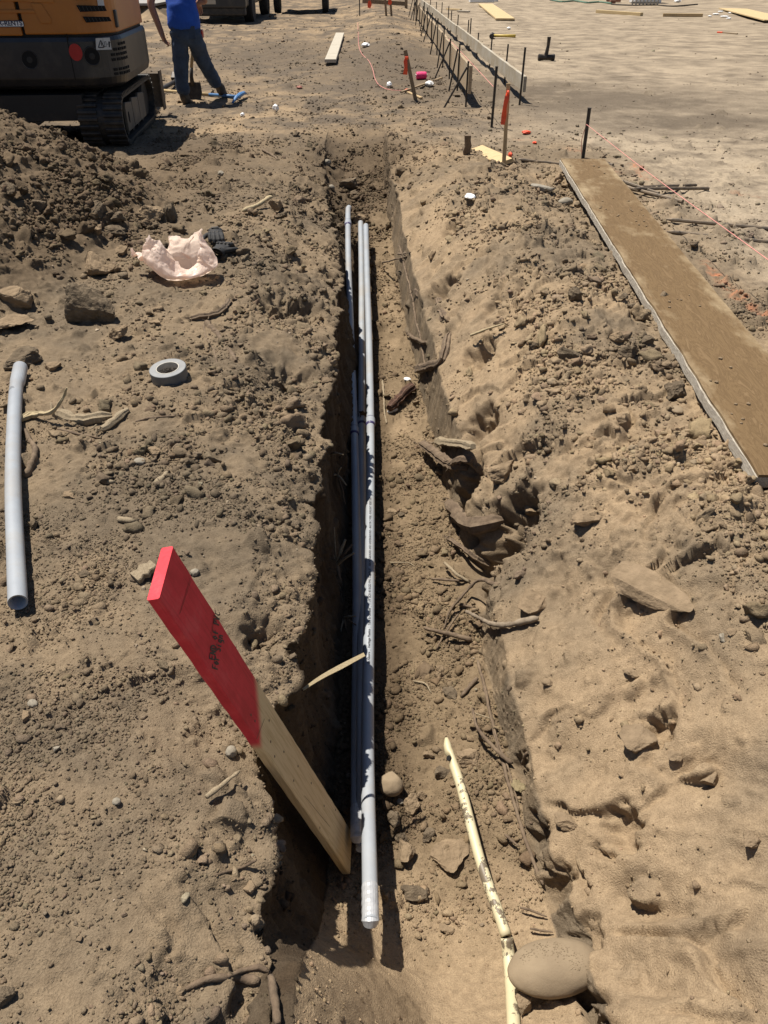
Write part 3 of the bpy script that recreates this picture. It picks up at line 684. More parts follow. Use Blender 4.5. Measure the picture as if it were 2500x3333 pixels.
def lay(keys, up):                                     # rest the path a little above the floor
    out = []
    for p in keys:
        out.append(np.array([p[0], p[1], max(gz(p[0], p[1]) + up, p[2])]))
    return out
def conduit(name, label, path, r=RC):
    t = thing(name, label, 'conduit', tuple(path[0]), group='grey conduits in the trench')
    return t
PA = catmull(KEY_A, 8)
tA = conduit('plastic_conduit', 'long pale grey plastic conduit in full sun, rightmost of three in the trench', PA)
mk('pipe', hollow(PA, RC, .0175), M_PVC, tA, smooth=True)
def coupling(path, Lc, r, ln, parent, mats=(None,)):
    a = at_len(path, Lc - ln / 2); b = at_len(path, Lc + ln / 2)
    o = mk('coupling', lathe([(r * .9, 0), (r * 1.2, .001), (r * 1.24, .004), (r * 1.24, ln - .004), (r * 1.2, ln - .001), (r * .9, ln)], a, b - a, 24), M_PVC, parent, smooth=False)
    mk('primer_ring', lathe([(r * 1.03, -.014), (r * 1.26, .0015), (r * 1.03, .004), (r * 1.03, ln), (r * 1.03, ln + .010)], a, b - a, 24), M_GLUE, parent, smooth=True)
    return o
def len_at_y(path, Y):
    A = np.array(path); l = np.concatenate([[0], np.cumsum(np.linalg.norm(np.diff(A, axis=0), axis=1))])
    return float(np.interp(Y, A[:, 1], l))
coupling(PA, len_at_y(PA, 3.66), RC, .055, tA)
# second conduit, left of and lower than the first
KEY_B = [zpix(1180, 2300, 1.76) - [0, 0, .02], zpix(1179, 1900, 2.44) - [0, 0, .012], zpix(1178, 1385, 3.74), zpix(1178, 1100, 4.72), zpix(1177, 900, 5.50), zpix(1174, 725, 6.28)]
b0 = np.array(KEY_B[0]); KEY_B = [b0 + [.012, -.5, -.018]] + KEY_B
PB = catmull(KEY_B, 8)
tB = conduit('plastic_conduit', 'middle grey plastic conduit tucked between the two others in the trench', PB)
mk('pipe', hollow(PB, RC, .0175), M_PVC, tB, smooth=True)
coupling(PB, len_at_y(PB, 3.78), RC, .055, tB)
KEY_C = [zpix(1164, 2720, 1.28) - [0, 0, .015], zpix(1162, 2405, 1.68) - [0, 0, .01], zpix(1163, 1900, 2.44), zpix(1153, 1385, 3.72), zpix(1143, 1100, 4.70), zpix(1134, 850, 5.55), zpix(1133, 690, 6.32), zpix(1136, 676, 6.42)]
PC_ = catmull(KEY_C, 8)
tC = conduit('plastic_conduit', 'grey plastic conduit mostly in shadow along the left trench wall', PC_)
mk('pipe', hollow(PC_, RC, .0175), M_PVC, tC, smooth=True)
coupling(PC_, len_at_y(PC_, 3.66), RC, .055, tC); coupling(PC_, len_at_y(PC_, 6.12), RC, .06, tC)
# silver tape sealing the near ends
def tape_wrap(path, L0, L1, r, parent, seed):
    q = [at_len(path, L0 + (L1 - L0) * i / 14) for i in range(15)]
    q[0] = q[0] + np.array([0, 0, -.008]); q = [q[0] - (q[2] - q[1]) * .5 + np.array([0, 0, -.008])] + q
    V, F = tube(q, [r * .12, r * .92] + [r * (1.05 + .03 * math.sin(i * 2.1 + seed)) for i in range(13)] + [r * 1.03], 20, cap=True, jit=.012, seed=seed)
    return mk('tape_seal', (V, F), M_SILV, parent, smooth=False)
tape_wrap(PA, -.005, .105, RC, tA, 1); tape_wrap(PC_, -.005, .12, RC, tC, 2)
def on_pipe_text(path, r, L0, txt, size, ang, matl, parent, gap=1.0):
    """printed line wrapped onto the pipe, reading away from the camera"""
    cu = bpy.data.curves.new('print', 'FONT'); cu.body = txt; cu.size = size; cu.resolution_u = 2; cu.space_character = gap; cu.offset = .00035
    ob = bpy.data.objects.new('print', cu); C.objects.link(ob)
    dg = bpy.context.evaluated_depsgraph_get(); me = bpy.data.meshes.new_from_object(ob.evaluated_get(dg))
    V = np.array([v.co[:] for v in me.vertices]); F = [tuple(p.vertices) for p in me.polygons]
    bpy.data.objects.remove(ob); bpy.data.curves.remove(cu); bpy.data.meshes.remove(me)
    A = np.array(path); W = []
    for x, y, _ in V:
        p = at_len(A, L0 + x); q = at_len(A, L0 + x + .02); d = nrm(q - p); s = nrm(np.cross(d, (0, 0, 1))); u = np.cross(s, d)
        a = ang - (y - size * .35) / r                 # s is to the right of travel
        W.append(p + (s * math.sin(a) + u * math.cos(a)) * (r + .0006))
    W = np.array(W)
    return mk('lettering', (W, F), matl, parent)
LA = len_at_y(PA, 1.92)
on_pipe_text(PA, RC, LA, '\u25b3 Atkore  |  Heritage Plastics  |  Tube & Conduit  |  1 1/4" SCH 40 RIGID PVC CONDUIT - ABOVE GROUND AND UNDERGROUND - MAX 90 C WIRE - SUNLIGHT RESISTANT', .0132, R(2), M_INK, tA, 1.02)

# ------------------------------------------------------------------ RED MARKER BOARD leaning in the trench
TR_, bTR = dep(564, 1778, 1.44), dep(1123, 2671, 2.30)
ax_ = nrm(bTR - TR_); rr_ = ray(518, 1950); BR_ = CP + rr_ * (((TR_ - CP) @ ax_) / (rr_ @ ax_))
wv = BR_ - TR_; WB = float(np.linalg.norm(wv)); wv = nrm(wv); nv = nrm(np.cross(ax_, wv)); nv = nv if nv[0] > 0 else -nv
LB = float(np.linalg.norm(bTR - TR_)) + .08; TB = .024
mB, nB_, bB = new_mat('red_topped_board'); bB.inputs['Roughness'].default_value = .62; bB.inputs['Specular IOR Level'].default_value = .3
tc = nd(nB_, 'ShaderNodeTexCoord'); sx = nd(nB_, 'ShaderNodeSeparateXYZ'); nB_.links.new(tc.outputs['Object'], sx.inputs[0])
gr = noise_node(nB_, 9, 5, .6, stretch=(1, 16, 16)); gr.inputs['Distortion'].default_value = .5
woodc = ramp(nB_, gr.outputs['Fac'], [(.3, (.50, .35, .165)), (.55, (.68, .52, .29)), (.8, (.58, .43, .22))]).outputs[0]
gn = noise_node(nB_, 5, 3, .5); big = noise_node(nB_, 11, 6, .7)
redc = ramp(nB_, big.outputs['Fac'], [(.30, (.50, .024, .036)), (.55, (.64, .036, .054)), (.75, (.66, .085, .095))]).outputs[0]
m1 = nd(nB_, 'ShaderNodeMath', operation='MULTIPLY_ADD'); nB_.links.new(sx.outputs['Y'], m1.inputs[0]); m1.inputs[1].default_value = 0.75; nB_.links.new(sx.outputs['X'], m1.inputs[2])
m2 = nd(nB_, 'ShaderNodeMath', operation='MULTIPLY_ADD'); nB_.links.new(gn.outputs['Fac'], m2.inputs[0]); m2.inputs[1].default_value = .09; nB_.links.new(m1.outputs[0], m2.inputs[2])
mr = nd(nB_, 'ShaderNodeMapRange', interpolation_type='SMOOTHSTEP'); nB_.links.new(m2.outputs[0], mr.inputs[0]); mr.inputs[1].default_value = .515; mr.inputs[2].default_value = .565; mr.inputs[3].default_value = 1; mr.inputs[4].default_value = 0
redc = mixc(nB_, 1.0, redc, ramp(nB_, gr.outputs['Fac'], [(.28, (.78, .74, .74)), (.5, (1, 1, 1))]).outputs[0], 'MULTIPLY')
nB_.links.new(mixc(nB_, mr.outputs[0], woodc, redc), bB.inputs['Base Color']); bump(nB_, bB, gr.outputs['Fac'], .15, .002)
cen = TR_ + wv * WB / 2 - nv * TB / 2
rootB = bpy.data.objects.new('marker_board', mesh_from('marker_board', *beam((0, 0, 0), (LB, 0, 0), WB, TB, (0, 0, 1), 40, .0025, .0012, 4)))
C.objects.link(rootB); rootB.data.materials.append(mB)
yv = np.cross(nv, ax_); MT = Matrix(((ax_[0], yv[0], nv[0], cen[0]), (ax_[1], yv[1], nv[1], cen[1]), (ax_[2], yv[2], nv[2], cen[2]), (0, 0, 0, 1)))
rootB.matrix_world = MT; tag(rootB, 'leaning wooden board with red painted top and handwritten black note, standing in the trench', 'marker stake')
sgn = 1 if yv @ wv > 0 else -1                        # local +y along the face width?
def loc_(a, b, h=.0011): return np.array([a, b, TB / 2 + h])
def face_xy(px, py):                                   # photo pixel -> place on the board's broad face
    d = ray(px, py); o = CP - cen; n_ = nv; t = (TB / 2 - o @ n_) / (d @ n_); q = o + d * t; return np.array([q @ ax_, q @ yv])
def strokes(lines, wd, name, parent, matl, h=.0008):
    parts = []
    for ln in lines:
        ln = [np.asarray(p, float) for p in ln]
        for i, (a, b) in enumerate(zip(ln[:-1], ln[1:])):
            d = b - a; L = np.linalg.norm(d)
            if L < 1e-6: continue
            d /= L; s = np.array([-d[1], d[0]]) * wd / 2; a2 = a - d * wd * .35; b2 = b + d * wd * .35; hh = h + .00006 * (len(parts) % 7)
            parts.append(([loc_(*(a2 - s), hh), loc_(*(b2 - s), hh), loc_(*(b2 + s), hh), loc_(*(a2 + s), hh)], [(0, 1, 2, 3)]))
    return mk(name, join(*parts), matl, parent, world=False)
GLY = {'E': [[(0.9, 1), (0.1, 1), (0, 0), (.9, 0)], [(0.05, .5), (.7, .55)]], 'N': [[(0, 0), (.1, 1), (.75, 0), (.9, 1)]], 'D': [[(.1, 0), (.15, 1), (.6, .9), (.9, .5), (.6, .08), (0, 0)]],
       'o': [[(.45, .8), (.1, .45), (.4, 0), (.8, .35), (.45, .8)]], 'f': [[(.8, .95), (.45, .9), (.4, 0)], [(.1, .5), (.8, .55)]], 'P': [[(.1, 0), (.2, 1), (.8, .9), (.8, .55), (.15, .45)]],
       'V': [[(0, 1), (.4, 0), (.85, 1)]], 'C': [[(.85, .9), (.3, .9), (.05, .4), (.35, 0), (.85, .15)]], 'F': [[(.1, 0), (.2, 1), (.95, 1)], [(.0, .5), (.75, .55)]],
       'r': [[(.15, 0), (.2, .7)], [(.2, .5), (.5, .72), (.75, .65)]], 'S': [[(.9, .9), (.4, 1), (.15, .75), (.75, .4), (.6, 0), (.05, .08)]], 'i': [[(.3, 0), (.35, .65)], [(.4, .9), (.42, .95)]],
       'g': [[(.75, .6), (.3, .65), (.1, .3), (.4, .05), (.75, .3), (.75, -.35), (.2, -.4)], [(.75, .65), (.75, .2)]], 'n': [[(.1, 0), (.15, .65)], [(.15, .45), (.5, .65), (.75, .45), (.8, 0)]], ' ': []}
def write(txt, a_px, b_px, cap_px):
    a = face_xy(*a_px); b = face_xy(*b_px); c_ = face_xy(*cap_px); e = (b - a) / len(txt); h = c_ - a; out = []
    for k, ch in enumerate(txt):
        for ln in GLY[ch]: out.append([a + e * (k + .82 * x) + h * y for x, y in ln])
    return out
note = write('END of PVC', (693, 2150), (715, 1995), (678, 2140)) if 0 else write('END of PVC', (699, 2148), (716, 1990), (681, 2144)) + write('For Sign', (707, 2180), (725, 2066), (690, 2176))
strokes(note, .0031, 'handwriting', rootB, M_INK)
M_DRIP = mat('dried_red_drip', (.20, .015, .02), .6); M_PENCIL = mat('pencil_grey', (.16, .12, .07), .8)
for a_, b_ in (((583, 2000), (618, 1882)), ((586, 1996), (622, 1886)), ((686, 2070), (698, 1978)), ((690, 2052), (702, 1986))): strokes([[face_xy(*a_), face_xy(*b_)]], .0009, 'marker_smear', rootB, M_DRIP)
for q in [(817, 2327), (830, 2347), (876, 2345), (881, 2414), (924, 2447), (970, 2494), (1013, 2549), (956, 2541), (1055, 2623), (1092, 2636), (1041, 2694), (894, 2462)]:
    p = face_xy(*q); mk('nail_mark', lathe([(.0001, .0), (.0034, .0), (.0030, .0009), (.0001, .0009)], loc_(p[0], p[1], -.0003), (0, 0, 1), 8), M_ROOT, rootB, world=False)
for a_, b_ in (((835, 2405), (860, 2340)), ((990, 2590), (1072, 2690))): strokes([[face_xy(*a_), face_xy(*b_)]], .0014, 'scratch_mark', rootB, M_PENCIL)

# ------------------------------------------------------------------ LOOSE PIPE, TAPE ROLL, CREAM PIPE, SPLINTER
K = [(66, 1200), (52, 1270), (44, 1434), (43, 1597), (49, 1760), (58, 1960)]
pts = [hit(a, b) for a, b in K]; RL = .0255
pts = [np.array([p[0], p[1], max(p[2], gz(p[0] - .03, p[1])) * .5 + .5 * max(q[2] for q in pts) * 1.0 + RL]) for p in pts]
for i in range(len(pts)):                               # keep the pixel after lifting
    pts[i] = onz(K[i][0], K[i][1], pts[i][2])
tl = thing('loose_pipe', 'short grey plastic pipe with a belled end, lying on soil at the left edge', 'pipe', tuple(pts[-1] - [0, 0, RL]))
mk('pipe_body', hollow(catmull(pts, 8), RL, .0210, 28, .25), M_PVC, tl, smooth=True)
d_ = nrm(pts[1] - pts[0])
mk('belled_end', lathe([(RL * .97, .17), (RL * 1.12, .145), (RL * 1.14, .13), (RL * 1.14, -.012), (RL * .98, -.013), (RL * .97, .04)], pts[0], d_, 28, cap=False), M_PVC, tl, smooth=False)
p = hit(555, 1232); tt = thing('tape_roll', 'silver duct tape roll lying flat on the soil', 'tape roll', tuple(p))
axr = nrm((-.06, -.10, 1)); ro, ri, hh = .075, .044, .050
mk('tape_winding', lathe([(ri + .003, 0), (ro - .001, 0), (ro, .001), (ro, hh - .001), (ro - .001, hh), (ri + .003, hh)], p, axr, 64, closed=True), M_TAPEO, tt, smooth=False)
mk('tape_edge', lathe([(ri + .0035, hh), (ro - .0012, hh), (ro - .002, hh + .0007), (ri + .004, hh + .0007)], p, axr, 64, closed=True), M_TAPE, tt)
mk('cardboard_core', lathe([(ri, .001), (ri + .003, .001), (ri + .003, hh + .0012), (ri, hh + .0012)], p, axr, 64, closed=True), M_CORE, tt)
def arc_text(txt, org, axis, r, z, size, a0, matl, parent, name='lettering'):
    cu = bpy.data.curves.new('print', 'FONT'); cu.body = txt; cu.size = size; cu.align_x = 'CENTER'; ob = bpy.data.objects.new('print', cu); C.objects.link(ob)
    dg = bpy.context.evaluated_depsgraph_get(); me = bpy.data.meshes.new_from_object(ob.evaluated_get(dg))
    V = [v.co[:] for v in me.vertices]; F = [tuple(q.vertices) for q in me.polygons]
    bpy.data.objects.remove(ob); bpy.data.curves.remove(cu); bpy.data.meshes.remove(me)
    d, s, u = frame_of(axis, (0, 1, 0.01)); W = []
    for x, y, _ in V:
        a = a0 - x / r; dr = np.array([math.cos(a), math.sin(a), 0]); W.append(np.asarray(org) + dr * r + np.asarray(axis) * (z + y))
    return mk(name, (np.array(W), F), matl, parent)
arc_text('DUCK PRO', p, axr, ri - .0008, .016, .020, R(95), M_INK, tt); arc_text('DUCK', p, axr, ri - .0008, .016, .020, R(-40), M_INK, tt)
K = [(1453, 2402, .075), (1462, 2450, .07), (1500, 2560, .055), (1560, 2790, .04), (1612, 2940, .03), (1648, 3046, .02)]
zA, zB = hit(*K[0][:2])[2] + .13, hit(*K[-1][:2])[2] + .06
pts = [onz(a, b, zA + (zB - zA) * i / (len(K) - 1)) for i, (a, b, u) in enumerate(K)]
RP = .0150; tcp = thing('broken_pipe', 'old cream pipe with flaking dirt and a snapped tip, half buried in trench floor', 'pipe', tuple(pts[-1]))
q, _ = resample(catmull(pts, 6), .012); n = len(q); V, F = tube(q, [RP * (.35 if i == 0 else .62 if i < 2 else .85 if i < 4 else 1) for i in range(n)], 18, True, .02, 3)
V = np.array(V); hole = q[6] + np.array([-.016, 0, .004])
dd = np.linalg.norm(V - hole, axis=1); V = V + (np.maximum(0, .022 - dd))[:, None] * nrm(q[6] - hole)[None] * .9
mk('pipe_body', (V, F), M_CREAM, tcp, smooth=True)
mk('break_hole', lathe([(.0005, 0), (.009, .0), (.009, .003), (.0005, .003)], q[6] + np.array([-.0075, -.002, .007]), nrm((-.7, -.2, .7)), 12), M_HOLE, tcp)
pts2 = [onz(a, b, hit(a, b)[2] + u + .004) for a, b, u in [(1649, 3052, .05), (1657, 3120, .018), (1664, 3200, .002), (1672, 3330, .004), (1676, 3400, .0)]]
mk('buried_length', tube(catmull(pts2, 6), [.0165] * 25, 14, True, .03, 5), M_CREAM, tcp, smooth=True)
def ribbon(pts, wds, name, matl, parent=None, th=.004, label=None, cat=None, ref=(0, 0, 1), group=None):
    P = catmull(pts, 5); V = []; F = []; n = len(P); ws = np.interp(np.linspace(0, 1, n), np.linspace(0, 1, len(wds)), wds)
    for i in range(n):
        d = nrm(P[min(i + 1, n - 1)] - P[max(i - 1, 0)]); s = nrm(np.cross(d, ref)); u = np.cross(s, d)
        for a, b in ((-1, -1), (1, -1), (1, 1), (-1, 1)): V.append(P[i] + s * a * ws[i] / 2 + u * b * th / 2)
    for i in range(n - 1):
        for k in range(4): F.append((i * 4 + k, i * 4 + (k + 1) % 4, i * 4 + 4 + (k + 1) % 4, i * 4 + 4 + k))
    F += [(3, 2, 1, 0), tuple((n - 1) * 4 + k for k in range(4))]
    o = mk(name, (V, F), matl, parent)
    if label: tag(o, label, cat, group)
    return o
ribbon([dep(985, 2245, 2.12), dep(1045, 2205, 2.14), dep(1110, 2170, 2.17), dep(1186, 2130, 2.2)], (.006, .011, .014, .011), 'wood_splinter', M_STRAW, None, .005, 'torn pale wood splinter sticking out of the left trench wall over the conduits', 'splinter', ref=(.2, -.5, 1))

# ------------------------------------------------------------------ EXCAVATOR (local frame: x right, y away, origin under its near right track corner)
EX = thing('excavator', 'orange and black compact tracked excavator seen from its tail, beyond the spoil pile', 'excavator', (-2.50, 8.15, 0.0), R(4.5))
def ex(o): o.parent = EX; return o
def outline(x0, x1, y0, y1, r, n=10):                  # plan with a big rounded near right corner
    P = [(x0, y0)]
    for k in range(n + 1):
        a = -math.pi / 2 + k / n * math.pi / 2; P.append((x1 - r + r * math.cos(a), y0 + r + r * math.sin(a)))
    return P + [(x1, y1), (x0, y1)]
def stack(levels, mat_, name):                          # levels: (z, outline)
    V = []; F = []; n = len(levels[0][1])
    for z, P in levels: V += [(x, y_, z) for x, y_ in P]
    for i in range(len(levels) - 1):
        for k in range(n): F.append((i * n + k, i * n + (k + 1) % n, (i + 1) * n + (k + 1) % n, (i + 1) * n + k))
    F.append(tuple(range(n - 1, -1, -1))); F.append(tuple((len(levels) - 1) * n + k for k in range(n)))
    return mk(name, (V, F), mat_, EX, world=False)
XA, XB, YB = -1.90, 0.06, 1.55
cw = stack([(.515, outline(XA, XB - .07, .10, YB, .30)), (.545, outline(XA, XB - .02, .04, YB, .36)), (.61, outline(XA, XB, .0, YB, .38)), (.90, outline(XA, XB, .0, YB, .38)), (.935, outline(XA, XB - .015, .015, YB, .37))], M_DARKP, 'counterweight'); bev(cw, .008)
stack([(.935, outline(XA + .02, XB - .04, .06, YB, .34)), (1.62, outline(XA + .02, XB - .04, .06, YB, .34))], M_UNDER, 'inner_body')
SEAM = -.735
pl = mk('engine_cover', prism([(XA + .01, .955), (SEAM - .012, .948), (SEAM - .03, 1.30), (SEAM - .05, 1.62), (XA + .01, 1.62)], (0, .058, 0), (1, 0, 0), (0, 0, 1), .045), M_ORANGE, EX, world=False); bev(pl, .01, 3)
rc = outline(SEAM + .012, XB - .012, .014, YB, .36); rc2 = outline(SEAM - .02, XB - .03, .03, YB, .35)
sc = stack([(.957, rc), (1.25, rc), (1.66, rc2), (1.72, outline(SEAM - .02, XB - .09, .09, YB, .3))], M_ORANGE, 'side_cover'); bev(sc, .012, 3)
mk('seam_strip', box(XB - .42, .006, .78, .006, .02, .36), M_HOLE, EX, world=False)
def emb(poly, name='pressed_rib', d=.010):             # pressed shape on the tail cover
    return bev(mk(name, prism(poly, (0, .014, 0), (1, 0, 0), (0, 0, 1), d), M_ORANGE, EX, world=False), .006, 3)
def exf(px, py, yl):                                   # photo pixel -> local point on the plane y = yl of the excavator
    d = ray(px, py); ca, sa = math.cos(R(4.5)), math.sin(R(4.5)); nrmv = np.array([-sa, ca, 0]); o = np.array([-2.50, 8.15, 0]) + nrmv * yl
    q = CP + d * (((o - CP) @ nrmv) / (d @ nrmv)) - np.array([-2.5, 8.15, 0]); return q @ np.array([ca, sa, 0]), q[2]
def z1(zx, zy): return zx * 850 / 1659, zy * 560 / 1093
def poly1(pts, yl): return [exf(*z1(a, b), yl) for a, b in pts]
emb(poly1([(-200, 62), (215, 62), (232, 84), (-200, 84)], .013)); emb(poly1([(-200, -90), (330, -60), (345, 20), (-200, 0)], .013))
emb(poly1([(196, 20), (262, 20), (325, 118), (325, 150), (262, 150)], .013))
def vent(pts):
    q = poly1(pts, .013); v = mk('vent', prism(q, (0, .013, 0), (1, 0, 0), (0, 0, 1), .004), M_HOLE, EX, world=False)
    zs = [p[1] for p in q]; xs = [p[0] for p in q]; sl = []
    for k in range(7):
        x = min(xs) + .03 + (max(xs) - min(xs) - .06) * k / 6; sl.append(beam((x, .008, min(zs) + .008), (x - .012, .008, max(zs) - .008), .004, .004, (0, 1, 0)))
    mk('slat', join(*sl), M_ORANGE if 0 else M_DARKP, v, world=False)
vent([(485, 33), (510, 76), (680, 70), (665, 36)]); vent([(525, 105), (548, 144), (710, 135), (694, 107)]); vent([(455, -40), (478, 0), (660, -5), (645, -38)])
def plate(cx, cz, wx, wz, name, matl, rad=.012, th=.004, y0=-.001):
    P = []
    for sx_, sz_, a0 in ((1, 1, 0), (-1, 1, 90), (-1, -1, 180), (1, -1, 270)):
        for k in range(4): a = R(a0 + k * 30); P.append((cx + sx_ * (wx / 2 - rad) + rad * math.cos(a), cz + sz_ * (wz / 2 - rad) + rad * math.sin(a)))
    return mk(name, prism(P, (0, y0, 0), (1, 0, 0), (0, 0, 1), th), matl, EX, world=False)
def flat_text(txt, org, ax, ay, size, matl, parent, name='lettering', align='LEFT', bold=0.0, world=True):
    cu = bpy.data.curves.new('print', 'FONT'); cu.body = txt; cu.size = size; cu.align_x = align; cu.offset = bold; ob = bpy.data.objects.new('print', cu); C.objects.link(ob)
    dg = bpy.context.evaluated_depsgraph_get(); me = bpy.data.meshes.new_from_object(ob.evaluated_get(dg))
    V = [np.asarray(org) + np.asarray(ax) * v.co[0] + np.asarray(ay) * v.co[1] for v in me.vertices]; F = [tuple(q.vertices) for q in me.polygons]
    bpy.data.objects.remove(ob); bpy.data.curves.remove(cu); bpy.data.meshes.remove(me)
    return mk(name, (V, F), matl, parent, world=world)
xr, zt = exf(*z1(148, 131), .01); xl, zb = exf(*z1(-330, 175), .01)
sg = plate((xr + xl) / 2, (zt + zb) / 2, xr - xl, zt - zb, 'name_sign', mat('sign_dark_rim', (.03, .035, .06), .5), .02, .004, .012)
sg2 = mk('sign_face', prism(ring_poly(1, 1, 4) if 0 else [(xl + .006, zb + .006), (xr - .008, zb + .006), (xr - .006, zb + .012), (xr - .006, zt - .012), (xr - .008, zt - .006), (xl + .006, zt - .006)], (0, .008, 0), (1, 0, 0), (0, 0, 1), .002), M_WHITE, sg, world=False)
flat_text('R-RENTS', (exf(*z1(-8, 160), .0)[0], .0052, zb + (zt - zb) * .27), (1, 0, 0), (0, 0, 1), .053, mat('navy_print', (.012, .018, .06), .5), sg, 'lettering', 'LEFT', .0018, world=False)
# marks on the counterweight
def disc(px, py, rx, ry, name, matl, y0=-.002, th=.004):
    cx, cz = exf(*z1(px, py), 0); sc_ = (850 / 1659) / FPX * 7.55
    return mk(name, prism(ring_poly(rx * sc_, ry * sc_, 28, cx, cz), (0, y0, 0), (1, 0, 0), (0, 0, 1), th), matl, EX, world=False)
disc(482, 332, 38, 44, 'red_reflector', M_RED)
for hx, hy in ((190, 380), (586, 357)):
    h_ = disc(hx, hy, 46, 44, 'tie_hole', M_HOLE, -.001, .004)
    cx, cz = exf(*z1(hx, hy), 0); sc_ = (850 / 1659) / FPX * 7.55
    mk('hole_rim', lathe([(48 * sc_, 0), (46 * sc_, .006), (42 * sc_, .004), (42 * sc_, 0)], (cx, .0, cz), (0, -1, 0), 28, closed=True), M_DARKP, h_, world=False)
    mk('plug', lathe([(.001, 0), (20 * sc_, 0), (16 * sc_, .004), (.001, .005)], (cx, -.002, cz), (0, -1, 0), 16), M_UNDER, h_, world=False)
dq = poly1([(608, 243), (612, 318), (710, 314), (697, 238)], 0)
dc = mk('warning_decal', prism(dq, (0, -.001, 0), (1, 0, 0), (0, 0, 1), .003), mat('decal_white', (.55, .56, .55), .5), EX, world=False)
def dline(pts, wd, name='pictogram'):
    parts = []
    for a, b in zip(pts[:-1], pts[1:]):
        a = exf(*z1(*a), 0); b = exf(*z1(*b), 0); parts.append(beam((a[0], -.0045, a[1]), (b[0], -.0045, b[1]), wd, .0012, (0, 1, 0)))
    return join(*parts)
mk('pictogram', join(dline([(626, 302), (640, 255), (663, 300), (626, 302)], .008), dline([(643, 272), (648, 292)], .007), dline([(664, 266), (666, 297), (676, 296), (674, 264), (664, 266)], .004), dline([(679, 280), (690, 279)], .004), dline([(694, 262), (696, 300)], .012), dline([(688, 272), (702, 270)], .005), dline([(655, 243), (655, 306)], .002)), M_INK, dc, world=False)
sl = []                                                # slots wrapping round the rounded corner
cxg, cyg, rg = XB - .38, .38, .382
for zi, row in enumerate([(.865, 3), (.825, 5), (.785, 6), (.745, 6), (.665, 6), (.63, 6)]):
    zc, cnt = row
    for k in range(cnt):
        a = R(-36 + 10 * (k + (6 - cnt) * .6)); P_ = np.array([cxg + rg * math.cos(a), cyg + rg * math.sin(a), zc]); dr = np.array([math.cos(a), math.sin(a), 0]); tg = np.array([-math.sin(a), math.cos(a), 0])
        sl.append(beam(P_ - tg * .022, P_ + tg * .022, .022, .006, dr, 1, .0))
mk('grille', join(*sl), M_HOLE, EX, world=False)
xq, zq = exf(*z1(786, 118), .3); bev(mk('door_latch', box(XB - .03, .30, zq, .05, .07, .14), M_DARKP, EX, world=False), .012, 3)
sk = mk('data_sticker', box(XB - .09, .112, exf(*z1(762, 0), .2)[1], .055, .006, .09), M_WHITE, EX, world=False)
# cab, boom foot and undercarriage
cb = mk('cab', beam((-1.25, .45, 2.1), (-1.25, 1.65, 2.1), .95, .95, (0, 0, 1), 1, .0), M_ORANGE, EX, world=False); bev(cb, .06, 3)
mk('cab_window', box(-1.25, .445, 2.2, .74, .02, .5), M_GLASS, cb, world=False); mk('cab_window', box(-.772, 1.05, 2.2, .02, .9, .55), M_GLASS, cb, world=False)
bm_ = mk('boom', join(beam((-.9, 1.5, 1.0), (-.9, 2.6, 2.5), .2, .28, (0, -1, 1)), beam((-.9, 2.55, 2.45), (-.9, 4.1, 2.1), .18, .24, (0, 0, 1)), beam((-.9, 4.05, 2.2), (-.9, 4.0, .9), .16, .2, (0, 1, 0))), M_ORANGE, EX, world=False); bev(bm_, .02)
bk = mk('bucket', prism([(0, 0), (.42, .05), (.5, .3), (.36, .5), (.05, .42)], (-1.15, 3.75, .45), (0, 1, 0), (0, 0, 1), .5), M_UNDER, bm_, world=False)
mk('undercarriage', join(box(-.98, .95, .40, 1.3, .9, .30), lathe([(.34, 0), (.34, .14)], (-.95, .9, .48), (0, 0, 1), 24), box(-.98, .30, .36, 1.25, .5, .22)), M_UNDER, EX, world=False)
TW, TR2, TY0, TY1 = .41, .235, .23, 1.62
